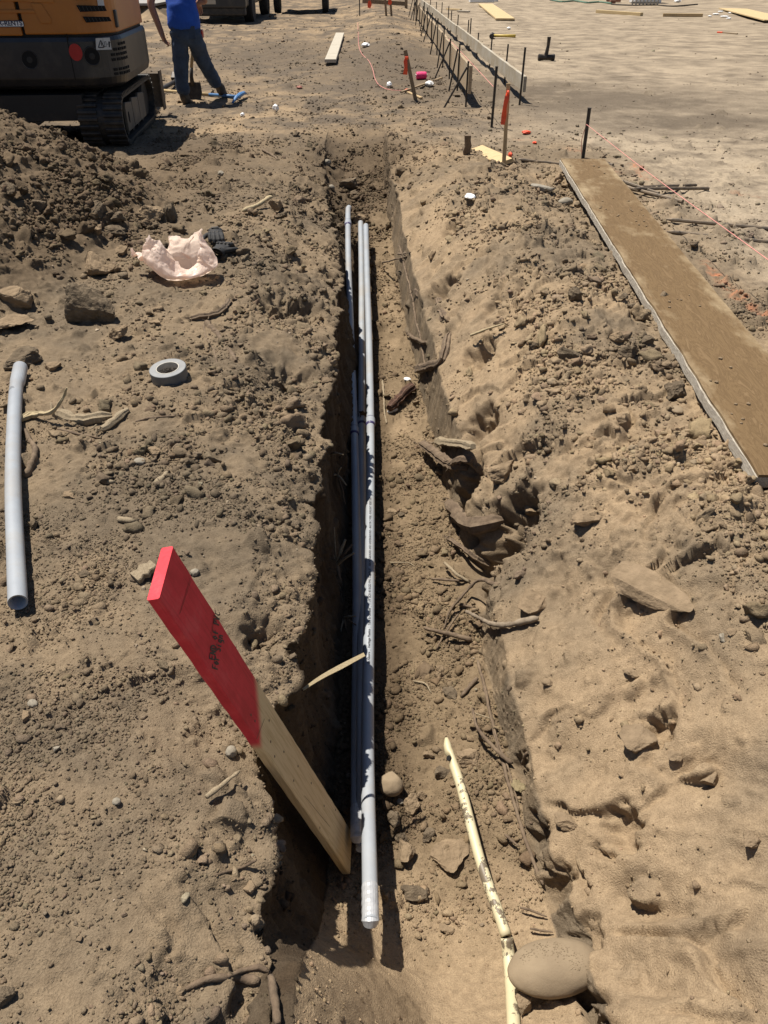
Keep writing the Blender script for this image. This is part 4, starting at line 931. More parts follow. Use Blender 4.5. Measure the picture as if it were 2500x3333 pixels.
def track(xc):
    def st(r, off=0):                                   # stadium in (y, z)
        P = []
        for k in range(13): a = R(90 + 180 * k / 12); P.append((TY0 + r * math.cos(a), TR2 + r * math.sin(a)))
        for k in range(1, 8): P.append((TY0 + (TY1 - TY0) * k / 8, TR2 - r))
        for k in range(13): a = R(-90 + 180 * k / 12); P.append((TY1 + r * math.cos(a), TR2 + r * math.sin(a)))
        for k in range(1, 8): P.append((TY1 - (TY1 - TY0) * k / 8, TR2 + r))
        return P
    o_, i_ = st(TR2 - .022), st(TR2 - .052); n = len(o_); V = []; F = []
    for (P, x) in ((o_, xc - TW / 2), (o_, xc + TW / 2), (i_, xc + TW / 2), (i_, xc - TW / 2)): V += [(x, a, b) for a, b in P]
    for q in range(4):
        q2 = (q + 1) % 4
        for k in range(n): k2 = (k + 1) % n; F.append((q * n + k, q * n + k2, q2 * n + k2, q2 * n + k))
    lugs = []; per, _ = resample([(xc, a, b) for a, b in st(TR2 - .016)] + [(xc, *st(TR2 - .016)[0])], .062)
    for i, p_ in enumerate(per[:-1]):
        t_ = nrm(per[i + 1] - p_); nn = np.cross(t_, (1, 0, 0))
        for x0, x1, sh_ in ((-TW / 2 - .004, -.03, 0), (.03, TW / 2 + .004, .031)):
            c0 = p_ + t_ * sh_; lugs.append(beam((xc + x0, c0[1], c0[2]), (xc + x1, c0[1], c0[2]), .034, .034, nn, 1, .008))
    belt = mk('track', join((V, F), *lugs), M_RUB, EX, world=False)
    fr = mk('track_frame', join(box(xc + .0, (TY0 + TY1) / 2, .22, TW - .12, TY1 - TY0, .17)), M_UNDER, belt, world=False)
    s_ = 1 if xc > -1 else -1; xo = xc + s_ * (TW / 2 - .045)
    for a, b in ((.34, .66), (.68, 1.0), (1.02, 1.34)):
        bev(mk('cover_plate', prism([(a, .10), (b, .10), (b, .33), (a + .03, .36), (a, .33)], (xo - .01, 0, 0), (0, 1, 0), (0, 0, 1), .03), M_GREYP2, belt, world=False), .006)
    mk('frame_slot', prism(ring_poly(.022, .05, 16, .43, .22), (xo + .021 * s_, 0, 0), (0, 1, 0), (0, 0, 1), .004), M_HOLE, belt, world=False)
    for yy in (TY0, TY1):
        mk('idler_wheel', lathe([(.05, -.06), (.165, -.06), (.18, -.03), (.18, .03), (.165, .06), (.05, .06)], (xc + s_ * .08, yy, TR2), (1, 0, 0), 24), M_UNDER, belt, world=False)
    for k in range(4): mk('roller', lathe([(.02, -.08), (.06, -.08), (.06, .08), (.02, .08)], (xc + s_ * .06, .48 + .28 * k, .10), (1, 0, 0), 14), M_UNDER, belt, world=False)
track(-.205); track(-1.68)
bd = []
for k in range(9):
    a = R(-28 + 56 * k / 8); bd.append((1.98 + .35 * (1 - math.cos(a)) * -1, .27 + .35 * math.sin(a) * 1.05))
prof_ = bd + [(p_[0] + .03, p_[1]) for p_ in reversed(bd)]
mk('dozer_blade', prism(prof_, (-1.95, 0, 0), (0, 1, 0), (0, 0, 1), 2.03), M_BLADE, EX, world=False); mk('blade_arm', beam((-.6, 1.1, .3), (-.6, 1.98, .26), .1, .12), M_UNDER, EX, world=False); mk('blade_arm', beam((-1.4, 1.1, .3), (-1.4, 1.98, .26), .1, .12), M_UNDER, EX, world=False)
mk('blade_end_plate', box(.075, 1.98, .27, .012, .16, .40), M_BLADE, EX, world=False)

# ------------------------------------------------------------------ PICKUP at the far left, only its lower front shows
PK = thing('pickup_truck', 'dark pickup truck parked far off behind the worker, only its bumper and tyres showing', 'truck', (-4.75, 25.6, -0.02))
def pk(name, vf, m, par=None): return mk(name, vf, m, par or PK, world=False)
bo = pk('body', prism([(.0, .42), (.0, .98), (.25, 1.08), (1.35, 1.14), (1.95, 1.72), (3.3, 1.74), (3.45, 1.15), (5.2, 1.12), (5.25, .45)], (-.92, 0, 0), (0, 1, 0), (0, 0, 1), 1.84), M_DARKP); bev(bo, .05, 3)
bev(pk('bumper', box(0, -.06, .52, 1.86, .24, .26), M_DARKP), .05, 3); bev(pk('valance', box(0, .02, .32, 1.78, .30, .22), mat('black_plastic_valance', (.018, .018, .018), .6, dust=(.08, .065, .05), dust_amt=.5)), .05, 3)
pk('number_plate', box(-.05, -.185, .565, .32, .012, .15), M_GREYP); pk('tow_plate', box(-.62, -.185, .56, .36, .012, .09), M_GREYP)
for sx_ in (-1, 1):
    pk('headlight', box(sx_ * .68, -.005, .86, .38, .03, .2), mat('lamp_lens', (.5, .5, .52), .15)); pk('side_window', box(sx_ * .925, 2.4, 1.45, .012, 1.2, .34), M_GLASS)
    for yy in (.95, 4.35):
        wl_ = pk('wheel', lathe([(.20, -.13), (.36, -.13), (.38, -.09), (.38, .09), (.36, .13), (.20, .13)], (sx_ * .86, yy, .38), (1, 0, 0), 28), M_TYRE)
        pk('rim', lathe([(.02, -.10), (.2, -.11), (.2, .11), (.02, .10)], (sx_ * .86, yy, .38), (1, 0, 0), 20), M_GREYP2, wl_)
pk('windscreen', beam((-.78, 1.63, 1.46), (.78, 1.63, 1.46), .66, .02, (0, -.72, .7)), M_GLASS)
pk('axle', box(0, .95, .38, 1.6, .12, .12), M_UNDER)
TL = thing('utility_trailer', 'dark low trailer behind the pickup, its tyre showing at the top edge', 'trailer', (-2.75, 30.2, 0))
mk('deck', box(0, 1.6, .62, 1.6, 3.2, .12), M_UNDER, TL, world=False)
for sx_ in (-1, 1):
    mk('wheel', lathe([(.12, -.1), (.30, -.1), (.31, 0), (.30, .1), (.12, .1)], (sx_ * .8, .5, .31), (1, 0, 0), 24), M_TYRE, TL, world=False)
    mk('side_rail', box(sx_ * .8, 1.6, .8, .06, 3.2, .28), M_UNDER, TL, world=False)

# ------------------------------------------------------------------ FORM BOARDS, STEEL STAKES, LATHS, STRINGS
def form(name, label, xn, yn, xf, yf, z0_, z1_, n, m_, seed):
    t = thing(name, label, 'form board', (xn, yn, z0_)); L = yf - yn
    for i in range(n):
        a, b = i / n, (i + 1) / n; off = .0 if i % 2 == 0 else .012
        p0 = np.array([xn + (xf - xn) * a + off, yn + L * a + .002, (z0_ + z1_) / 2]); p1 = np.array([xn + (xf - xn) * b + off, yn + L * b - .004, (z0_ + z1_) / 2 + .006 * (i % 2)])
        mk('board', beam(p0, p1, z1_ - z0_, .038, (-1, 0, 0), 14, .004, .004, seed + i), m_, t)
    return t
form('form_board', 'tall brown form board lined with leaning steel braces, left of two long rows', 1.065, 10.8, .93, 27.0, .14, .445, 4, M_FORM2, 10)
form('form_board', 'low pale grey form board with whitish dusty face, right of two long rows', 1.765, 10.95, 1.33, 33.0, .14, .315, 5, M_FORM, 20)
SG = 'steel form stakes'
def stake(name, p0, p1, label, r=.0115, cat='stake', group=SG, matl=None):
    p0 = np.asarray(p0, float); p1 = np.asarray(p1, float); d = nrm(p1 - p0)
    V, F = tube([p0 - d * .10, p0 - d * .06, p0, p0 + (p1 - p0) * .5, p1 - d * .006, p1], [r * .3, r, r, r, r, r * 1.25], 8, True, .03, int(abs(p0[1]) * 100))
    o = mk(name, (V, F), matl or M_STEEL, None, loc=p0); return tag(o, label, cat, group)
KB = [(1446, 347), (1461, 301), (1414, 258), (1423, 222), (1400, 190), (1377, 160), (1370, 136), (1368, 119), (1352, 95), (1345, 81), (1336, 76), (1330, 65)]
ords = ['nearest', 'second', 'third', 'fourth', 'fifth', 'sixth', 'seventh', 'eighth', 'ninth', 'tenth', 'eleventh', 'farthest']
hts = [.50, .56, .53, .60, .58, .52, .55, .60, .52, .58, .55, .60]
for i, (a, b) in enumerate(KB):
    q = onz(a, b, 0); yb = q[1] + (.05 if i else .02); xb = 1.065 + (.93 - 1.065) * (yb - 10.8) / 16.2 - .036
    g = gz(xb, yb); lean = random.uniform(-.02, .02)
    stake('steel_stake', (xb, yb, g), (xb + lean * .4, yb + lean, g + hts[i]), f'upright black steel stake against the brown form board, {ords[i]} of the row')
    q[2] = gz(q[0], q[1]); top = np.array([xb - .026, yb - .03, g + hts[i] - random.uniform(.03, .10)])
    stake('steel_brace', q, top + (top - q) * random.uniform(.0, .06), f'slanting steel brace propping the brown form board, {ords[i]} of the row', group='slanting braces of the form')
q = hit(1691, 342); stake('steel_stake', q, ony(1710, 154, q[1]), 'tall dark steel stake standing before the near end of the pale form board', .013)
yl_ = [(11.5, .44), (12.9, .50), (14.6, .46), (16.4, .42), (17.7, .55), (18.1, .5), (20.2, .5), (21.8, .48), (22.6, .5), (24.6, .52), (26.6, .5), (29.0, .55)]
for i, (yy, hh_) in enumerate(yl_):
    xx = 1.765 + (1.33 - 1.765) * (yy - 10.95) / 22.05 + .05; g = gz(xx, yy)
    stake('steel_stake', (xx, yy, g), (xx + .01, yy, g + hh_), f'short steel stake behind the pale form board, {ords[i]} of that row', group='stakes behind the pale form')
def pin(a, b, label, r=.0145):
    q = hit(*a); return stake('steel_pin', q, ony(*b, q[1]), label, r, 'steel pin', None), q
_, qP1 = pin((1600, 415), (1617, 216), 'upright dark steel pin standing alone just left of the tall pale lath')
_, qP2 = pin((1896, 525), (1919, 351), 'upright dark steel pin at the far end of the dusty plank', .016)
pin((1171, 52), (1170, -12), 'thin black rod standing far off beside the batter board', .016)
def lath(name, a, b, w_, th_, label, matl, par=None, extra=.0):
    q = hit(*a); top = ony(*b, q[1]); d = nrm(top - q); return mk(name, beam(q - d * .05, top, w_, th_, (0, -1, 0.2), 4, .002, .0015, 3), matl, par)
def flag(pts, wds, par): return ribbon(pts, wds, 'flagging_ribbon', M_ORANGE_R, par, .003, ref=(0, 1, .2))
q = hit(1640, 533); t = thing('lath_stake', 'tall pale wooden lath with an orange ribbon beside the right bank', 'lath', tuple(q))
lath('lath', (1640, 533), (1655, 271), .030, .016, '', M_LATH, t)
Yq = q[1]; flag([ony(1653, 300, Yq - .01), ony(1650, 318, Yq - .03), ony(1643, 350, Yq - .03), ony(1640, 380, Yq - .02), ony(1636, 406, Yq - .02)], (.02, .035, .028, .04, .03), t)
mk('ribbon_knot', tube([ony(1650, 302, Yq - .025), ony(1657, 301, Yq - .025)], .014, 8), M_ORANGE_R, t)
q = hit(1352, 325); t = thing('lath_stake', 'grey wooden lath tilting left with an orange ribbon, near the pink twine spool', 'lath', tuple(q)); Yq = q[1]
lath('lath', (1353, 326), (1319, 163), .048, .02, '', M_STAKEW, t)
flag([ony(1323, 186, Yq - .02), ony(1320, 200, Yq - .03), ony(1321, 220, Yq - .03), ony(1319, 243, Yq - .02)], (.02, .05, .04, .06), t)
mk('ribbon_knot', tube([ony(1318, 188, Yq - .03), ony(1329, 187, Yq - .03)], .02, 8), M_ORANGE_R, t)
t = thing('batter_board', 'wooden batter board of two posts and a rail with orange ribbons, at the top edge', 'batter board', tuple(hit(1262, 52)))
q = hit(1258, 52); Yq = q[1]; mk('post', beam(q - [0, 0, .05], ony(1251, -40, Yq), .06, .03, (0, -1, 0)), M_STAKEW, t); q2 = hit(1275, 52); mk('post', beam(q2 - [0, 0, .05], ony(1268, -40, q2[1]), .06, .03, (0, -1, 0)), M_STAKEW, t)
q3 = hit(1322, 28); mk('post', beam(q3 - [0, 0, .05], ony(1322, -45, q3[1]), .1, .05, (0, -1, 0)), M_STAKEW, t)
mk('rail', beam(ony(1180, 3, Yq), ony(1318, 12, Yq + .6), .10, .04, (0, -1, 0)), M_STAKEW, t)
flag([ony(1203, 2, Yq - .1), ony(1203, 14, Yq - .1), ony(1201, 26, Yq - .1)], (.06, .12, .08), t); flag([ony(1266, -4, Yq - .12), ony(1270, 8, Yq - .12), ony(1264, 14, Yq - .12)], (.06, .1, .06), t)
def line(name, pts, r, m_, label, cat, sag=0):
    o = mk(name, tube(catmull(pts, 6), r, 6), m_); return tag(o, label, cat)
a = ony(1909, 405, qP2[1] - .02); b = dep(2520, 860, 3.75); c_ = (a + b) / 2 - np.array([0, 0, .012])
line('mason_line', [a, c_, b, b + (b - a) * .4], .0021, M_STRING, 'taut pink mason line running from the steel pin past the dusty plank', 'string')
a = ony(1606, 282, qP1[1] - .015); b = np.array([1.0, 13.9, .50]); line('mason_line', [a, (a + b) / 2, b], .0028, M_STRING, 'thin pink mason line tied from the lone pin to the brown form', 'string')
a = ony(1909, 405, qP2[1] - .015); g_ = hit(1893, 505); line('hanging_twine', [a, a * .5 + g_ * .5 + [-.02, 0, 0], g_ + [0, 0, .005]], .003, M_STRING, 'slack twine hanging down beside the pin at the end of the dusty plank', 'string')
pts = [hit(a, b, .012) for a, b in ((1165, 75), (1166, 110), (1168, 150), (1178, 178), (1200, 200), (1213, 228), (1222, 262), (1238, 283), (1268, 295), (1306, 298))]
line('ground_twine', pts, .0042, M_STRING, 'pink twine wandering across the bare soil towards the tilted lath', 'string')
def lying(name, a, b, w_, th_, m_, label, cat, up=.0, seg=6, wob=.002, ch=.004, nn=(0, 0, 1), group=None, tilt=None):
    p0 = hit(*a); p1 = hit(*b); k = th_ / 2 + up; p0 = p0 + [0, 0, k]; p1 = p1 + [0, 0, k]
    o = mk(name, beam(p0, p1, w_, th_, nn, seg, ch, wob, 7), m_); return tag(o, label, cat, group)
lying('plank', (1107, 122), (1076, 214), .19, .05, M_GREYP, 'short pale grey plank lying alone on the dark soil beyond the trench', 'plank', .045)
lying('stick', (1306, 308), (1439, 260), .032, .02, M_STAKEW, 'dark wooden stick lying across the foot of the tilted lath', 'stick', .02); lying('stick', (1328, 305), (1372, 324), .04, .018, M_LATH, 'short yellow stick on the soil at the foot of the tilted lath', 'stick', .01)
lying('plank', (1580, 18), (1645, 68), .55, .045, M_PINE, 'wide pale plank lying beyond the pale form board, near the white sheet', 'plank', .02)
lying('foam_sheet', (1528, 8), (1606, 8), .35, .10, M_WHITE, 'white foam sheet lying at the top edge beyond the forms', 'foam sheet', .02)
lying('timber', (1943, 42), (2088, 52), .12, .09, M_PINE, 'pale squared timber lying on the far bare ground, longer of two', 'timber', .0); lying('timber', (2157, 54), (2286, 55), .11, .09, M_LATH, 'brown squared timber lying on the far bare ground, shorter of two', 'timber', .0)
lying('short_board', (1455, 33), (1500, 36), .09, .04, M_PINE, 'small pale offcut lying right behind the pale form board', 'offcut', .02); lying('short_board', (1490, 40), (1527, 42), .14, .04, M_GREYP, 'grey offcut lying behind the pale form board beside a smaller one', 'offcut', .02)
p0, p1 = hit(2384, 34), hit(2520, 76); tag(mk('plywood_sheet', beam(p0 + [0, 0, .05], p1 + [.2, 0, .06], .95, .03, (0, -.1, 1), 3, .002), M_PINE), 'yellow plywood sheet lying at the top right corner by white debris', 'plywood')
lying('marked_stick', (2335, 107), (2400, 112), .04, .025, M_STAKEW, 'thin stick with an orange painted end on the far right ground', 'stick'); lying('paint_tip_stick', (2335, 107), (2352, 108), .046, .03, M_ORANGE_R, 'orange painted end piece lying on the far right ground', 'stick')
PIN = [((2001, 617), (2265, 605), 'steel bar pointing right in the crossed pile behind the plank, farther one', .010), ((2102, 627), (2305, 621), 'steel bar pointing right in the crossed pile behind the plank, nearer and dustier', .030), ((2001, 603), (2142, 642), 'black steel bar lying slanted on top of the crossed pile behind the plank', .045), ((2037, 618), (2221, 662), 'long steel bar lying slanted and partly in soil beside the crossed pile', .02),
       ((2216, 728), (2520, 752), 'dark steel bar running off the right edge under the pink line, upper of two', .02), ((2221, 763), (2520, 792), 'brown steel bar half buried in a clod heap under the pink line, lower of two', .008), ((1717, 527), (1835, 538), 'steel bar poking out from under the far end of the dusty plank', .012), ((1925, 526), (1995, 540), 'short steel rod end lying on soil past the pin and plank', .01)]
for a, b, lb, up in PIN: p0, p1 = hit(*a), hit(*b); stake('steel_bar', p0 + [0, 0, up], p1 + [0, 0, up * .6], lb, .0125, 'steel bar', None, M_STEELD)
# dusty plank at right
fL = onz(1822, 516, .165); nL_ = onz(2463, 1545, .14); wP = .368; dP = nL_ - fL; LP = float(np.linalg.norm(dP)); rzP = math.atan2(-dP[0], dP[1]) + math.pi
tP = thing('dusty_plank', 'long wide plank, damp brown with pale worn edges, lying along the right bank', 'plank', tuple(nL_)); tP.rotation_euler = (math.asin((fL[2] - nL_[2]) / LP), 0, rzP)
mP, nP, bP = new_mat('damp_plank_face'); bP.inputs['Roughness'].default_value = .85; bP.inputs['Specular IOR Level'].default_value = .2
g1 = noise_node(nP, 3.2, 7, .68, stretch=(6, 1, 1)); g1.inputs['Distortion'].default_value = 2.0; g2 = noise_node(nP, 2.6, 7, .7, stretch=(1.6, .8, 1))
woodp = ramp(nP, g1.outputs['Fac'], [(.30, (.105, .066, .031)), (.44, (.155, .101, .050)), (.52, (.115, .073, .035)), (.60, (.165, .108, .055)), (.75, (.19, .130, .070))]).outputs[0]
sxp = nd(nP, 'ShaderNodeSeparateXYZ'); tcp_ = nd(nP, 'ShaderNodeTexCoord'); nP.links.new(tcp_.outputs['Object'], sxp.inputs[0])
e1 = nd(nP, 'ShaderNodeMath', operation='SUBTRACT'); nP.links.new(sxp.outputs['X'], e1.inputs[0]); e1.inputs[1].default_value = wP / 2
e2 = nd(nP, 'ShaderNodeMath', operation='ABSOLUTE'); nP.links.new(e1.outputs[0], e2.inputs[0])
e3 = nd(nP, 'ShaderNodeMapRange'); nP.links.new(e2.outputs[0], e3.inputs[0]); e3.inputs[1].default_value = .10; e3.inputs[2].default_value = .22; e3.inputs[3].default_value = -.05; e3.inputs[4].default_value = .15
e5 = nd(nP, 'ShaderNodeMapRange'); nP.links.new(sxp.outputs['Y'], e5.inputs[0]); e5.inputs[1].default_value = 1.5; e5.inputs[2].default_value = 5.2; e5.inputs[3].default_value = -.03; e5.inputs[4].default_value = .055
e4 = nd(nP, 'ShaderNodeMath', operation='ADD'); nP.links.new(g2.outputs['Fac'], e4.inputs[0]); nP.links.new(e3.outputs[0], e4.inputs[1])
e6 = nd(nP, 'ShaderNodeMath', operation='ADD'); nP.links.new(e4.outputs[0], e6.inputs[0]); nP.links.new(e5.outputs[0], e6.inputs[1])
dustp = ramp(nP, e6.outputs[0], [(.50, (0, 0, 0)), (.70, (.95, .95, .95))]).outputs[0]
nP.links.new(mixc(nP, dustp, woodp, (.30, .23, .14)), bP.inputs['Base Color']); g3 = noise_node(nP, 150, 4, .75); k_ = bump(nP, bP, g3.outputs['Fac'], .7, .003); bump(nP, bP, g1.outputs['Fac'], .35, .004, k_)
def prag(x0, x1, z0_, z1_, seed, amp, n=130):         # long slab along local y with a ragged splintered side
    r_ = np.random.default_rng(seed); V = []; F = []; t = np.linspace(0, LP, n + 1); ja = amp * (fbm2(t / .22, t * 0 + seed, 4, seed)); jb = amp * .5 * fbm2(t / .3, t * 0 + seed + 5, 3, seed); dz = .004 * per2(t / .5, t * 0, seed)
    for i in range(n + 1): V += [(x0 + ja[i] * .6, t[i], z0_ + dz[i]), (x1 + jb[i], t[i], z0_ + dz[i]), (x1 + jb[i], t[i], z1_ + dz[i]), (x0 + ja[i], t[i], z1_ + dz[i])]
    for i in range(n):
        for k in range(4): F.append((i * 4 + k, i * 4 + 4 + k, i * 4 + 4 + (k + 1) % 4, i * 4 + (k + 1) % 4))
    return V, F + [(0, 1, 2, 3), tuple(n * 4 + k for k in (3, 2, 1, 0))]
mk('plank_face', prag(.006, wP, -.010, .0, 5, .010), mP, tP, world=False)
mk('splintered_edge', prag(.0, wP - .004, -.050, -.0105, 5, .013), mat('pale_split_edge', (.50, .46, .39), .9, (.27, .235, .19), 26, (8, 1, 8), bmp=.9, bdist=.005), tP, world=False)
r_ = np.random.default_rng(3); iv_, if_ = ico(1); cr_ = []
for k in range(60):
    y_ = r_.choice([.10, .55, 1.55, 3.1, 3.25, 4.6]) + r_.normal() * .16; x = r_.uniform(.03, wP - .03) if y_ > 2.6 else r_.uniform(.02, .25); s_ = r_.uniform(.0025, .010); cr_.append((iv_ * [s_, s_, s_ * .7] + np.array([x, min(max(y_, .02), LP - .02), s_ * .4]), if_))
o = mk('crumbs', join(*cr_), M_ROCKT, tP, world=False); o['kind'] = 'stuff'
def sledge(head, tip, label, m_h, m_s, hl=.16, hr=.035, r=.016, name='sledgehammer'):
    h = hit(*head) + [0, 0, hr]; e = hit(*tip) + [0, 0, r + .005]; t = thing(name, label, 'sledgehammer', tuple(h - [0, 0, hr])); d = nrm(e - h); s = nrm(np.cross(d, (0, 0, 1)))
    mk('handle', tube([h, h + (e - h) * .5, e], [r, r * .9, r * 1.1], 10), m_h, t, smooth=True)
    mk('head', tube([h - s * hl / 2, h - s * (hl / 2 - .012), h - s * .03, h + s * .03, h + s * (hl / 2 - .012), h + s * hl / 2], [hr * .85, hr, hr * .8, hr * .8, hr, hr * .85], 8), m_s, t); return t
sledge((1601, 126), (1678, 123), 'sledgehammer with a yellow handle lying flat beyond the pale form', M_YEL, M_STEEL, .3, .06, .03)
q = hit(1779, 198); t = thing('sledgehammer', 'black sledgehammer standing on its head, handle up, on the bare ground', 'sledgehammer', tuple(q)); hz = .055
mk('head', tube([q + [-.16, 0, hz], q + [-.15, 0, hz], q + [-.05, 0, hz], q + [.05, 0, hz], q + [.12, 0, hz], q + [.14, 0, hz]], [.045, .055, .045, .045, .055, .045], 8), M_STEEL, t)
tp = ony(1788, 120, q[1]); mk('handle', tube([q + [-.02, 0, .03], q + [-.015, 0, .12], (q + tp) / 2 + [0, 0, .05], tp - [0, 0, .02], tp], [.045, .035, .028, .033, .036], 8), M_STEEL, t)
# pink spool, white scraps, tapes
q = hit(1371, 258) + [0, 0, .05]; t = thing('twine_spool', 'bright pink spool of twine lying on dark soil by the near form', 'spool', tuple(q - [0, 0, .05]))
mk('wound_twine', lathe([(.02, -.075), (.045, -.075), (.05, -.06), (.052, 0), (.05, .06), (.045, .075), (.02, .075)], q, (1, .15, 0), 20), M_PINK, t); mk('spool_tube', lathe([(.012, -.09), (.022, -.09), (.022, .09), (.012, .09)], q, (1, .15, 0), 16, closed=True), M_CORE, t)
def scrap(px, py, sx_, sy_, sz_, seed, label, m_=None, name='plastic_scrap', cat='plastic scrap', up=.0):
    r_ = np.random.default_rng(seed); V, F = ico(3); V = V.copy()
    V = V * (1 + .35 * fbm3(V * 1.4 + seed, 3, seed)[:, None] + .22 * (.3 - np.abs(per3(V * 2.6 + seed, seed + 2)))[:, None])
    q = hit(px, py); V = V * np.array([sx_, sy_, sz_]) / 3.5 + q + [0, 0, sz_ * .3 + up]; return tag(mk(name, (V, F), m_ or M_WHITE, None), label, cat)
scrap(1190, 153, .26, .3, .12, 1, 'white plastic scrap lying on dark clods near the short grey plank'); scrap(1267, 284, .13, .2, .12, 2, 'small clear white plastic scrap left of the tilted lath'); scrap(1398, 281, .2, .22, .12, 3, 'crumpled white plastic scrap under the lying stick, below the pink spool')
scrap(899, 366, .13, .17, .13, 4, 'white plastic scrap on the soil to the right of the mattock', up=.01); scrap(790, 379, .08, .12, .07, 5, 'tiny white scrap near the blue mattock head'); scrap(1656, 96, .16, .2, .1, 6, 'tiny white scrap beyond the yellow sledgehammer')
scrap(1530, 656, .12, .2, .05, 7, 'white bird-shaped paper scrap on top of the right bank clods', up=.02); scrap(1325, 1236, .07, .06, .02, 8, 'crumb of white paper on the trench floor by the root'); scrap(975, 288, .14, .2, .06, 9, 'faded red wrapper lying on the soil beyond the trench', mat('faded_red', (.30, .12, .09), .8), 'wrapper', 'wrapper')
scrap(1659, 524, .06, .12, .07, 10, 'crumpled orange ribbon scrap beside the tall pale lath', M_ORANGE_R, 'ribbon_scrap', 'ribbon scrap', .03); scrap(1712, 436, .16, .12, .06, 11, 'orange ribbon scrap with pale wood tip on dark soil right of the lath', M_ORANGE_R, 'ribbon_scrap', 'ribbon scrap'); scrap(1740, 468, .07, .08, .04, 12, 'tiny orange ribbon crumb between lath and steel pin', M_ORANGE_R, 'ribbon_scrap', 'ribbon scrap'); scrap(1325, 298, .12, .12, .06, 13, 'orange ribbon scrap at the foot of the tilted lath', M_ORANGE_R, 'ribbon_scrap', 'ribbon scrap')
lying('painted_board', (1550, 490), (1645, 536), .13, .03, M_PINE, 'half buried pale board with orange end beside the tall lath', 'board', .0, nn=(-.3, 0, 1))
for i, (px, py, sz) in enumerate(((2330, 48, .35), (2358, 56, .45), (2384, 44, .5), (2345, 40, .3), (2372, 62, .25), (2310, 55, .2))): scrap(px, py, sz, sz * .9, .07, 30 + i, 'crumbled white foam scrap beside the plywood sheet', None, 'foam_scrap', 'foam scrap')['group'] = 'foam scraps by the plywood'
# stack of things along the top right edge
q = hit(2110, 12); t = thing('storage_crate', 'white storage crate at the top right edge', 'crate', tuple(q)); bev(mk('crate_body', beam(q + [-.55, .5, .35], q + [.55, .5, .35], .8, .7, (0, 0, 1)), M_WHITE, t), .03); mk('lid', beam(q + [-.58, .5, .72], q + [.58, .5, .72], .86, .05, (0, 0, 1)), M_WHITE, t)
q = hit(2088, 16) + [0, -.5, 0]; bars = [beam(q + [-.5 + .14 * k, 0, .0], q + [-.5 + .14 * k, 0, .5], .05, .03, (0, 1, 0)) for k in range(8)] + [beam(q + [-.55, .02, .1], q + [.55, .02, .1], .06, .03, (0, 1, 0)), beam(q + [-.55, .02, .4], q + [.55, .02, .4], .06, .03, (0, 1, 0))]
tag(mk('slatted_rack', join(*bars), M_GREYP), 'grey slatted rack leaning in front of the white crate', 'rack')
for i, (px, py) in enumerate(((1985, 13), (2003, 8), (1975, 6))): lying('brick', (px, py), (px + 16, py), .25, .12, M_BRICK, 'red brick in the small heap left of the white crate', 'brick', .02, group='red bricks')
pts = [hit(a, b, .03) for a, b in ((1790, 2), (1830, 8), (1870, 5), (1910, 11), (1950, 9), (1990, 14))]; line('garden_hose', pts, .03, M_HOSE, 'green hose trailing along the far ground at the top edge', 'hose')
pts = [hit(a, b, .02) for a, b in ((1990, 16), (2060, 19), (2130, 18), (2190, 22), (2270, 16))]; line('black_cable', pts, .025, M_STEEL, 'dark cable lying in front of the white crate', 'cable')
scrap(2205, 8, .5, .4, .2, 50, 'white sack slumped right of the storage crate', None, 'white_sack', 'sack'); q = hit(1614, 5); tag(mk('white_jug', lathe([(.09, 0), (.1, .02), (.1, .2), (.05, .26), (.03, .32)], q, (0, 0, 1), 14), M_WHITE), 'small white jug standing right of the foam sheet', 'jug')
# paving slab edge far left
sl_ = mk('paving', beam((-9.5, 33.5, .36), (-6.9, 33.5, .36), 11, .06, (0, 0, 1)), M_ASPH); sl_['kind'] = 'structure'

# ------------------------------------------------------------------ MATTOCK, BAR, SHOVEL
h = hit(783, 327) + [0, 0, .04]; e = hit(536, 303) + [0, 0, .03]; t = thing('mattock', 'mattock with a blue and bare wood handle lying at the worker\'s feet', 'mattock', tuple(h - [0, 0, .04])); d = e - h
mk('handle', tube([h + d * .38, h + d * .7, e], [.017, .016, .019], 10), M_PINE, t, smooth=True); mk('painted_grip', tube([h, h + d * .2, h + d * .40], [.022, .019, .0185], 10), M_BLUEP, t, smooth=True)
mk('head', tube([h + [-.06, -.30, -.03], h + [-.02, -.16, .02], h + [0, 0, .025], h + [.03, .14, .03], h + [.04, .28, .0]], [.012, .028, .036, .028, .010], 10, flat=.8), M_BLUEP, t)
p0 = hit(519, 303) + [0, 0, .03]; p1 = hit(575, 276) + [0, 0, .05]; t = thing('steel_tool', 'dark steel bar with a square collar lying behind the worker\'s leg', 'steel tool', tuple(p0)); mk('bar', tube([p0, p1], .028, 10), M_STEEL, t); mk('collar', beam(p1, p1 + (p1 - p0) * .12 + [0, 0, .06], .13, .12, (0, 0, 1), 1, .01), M_STEEL, t)

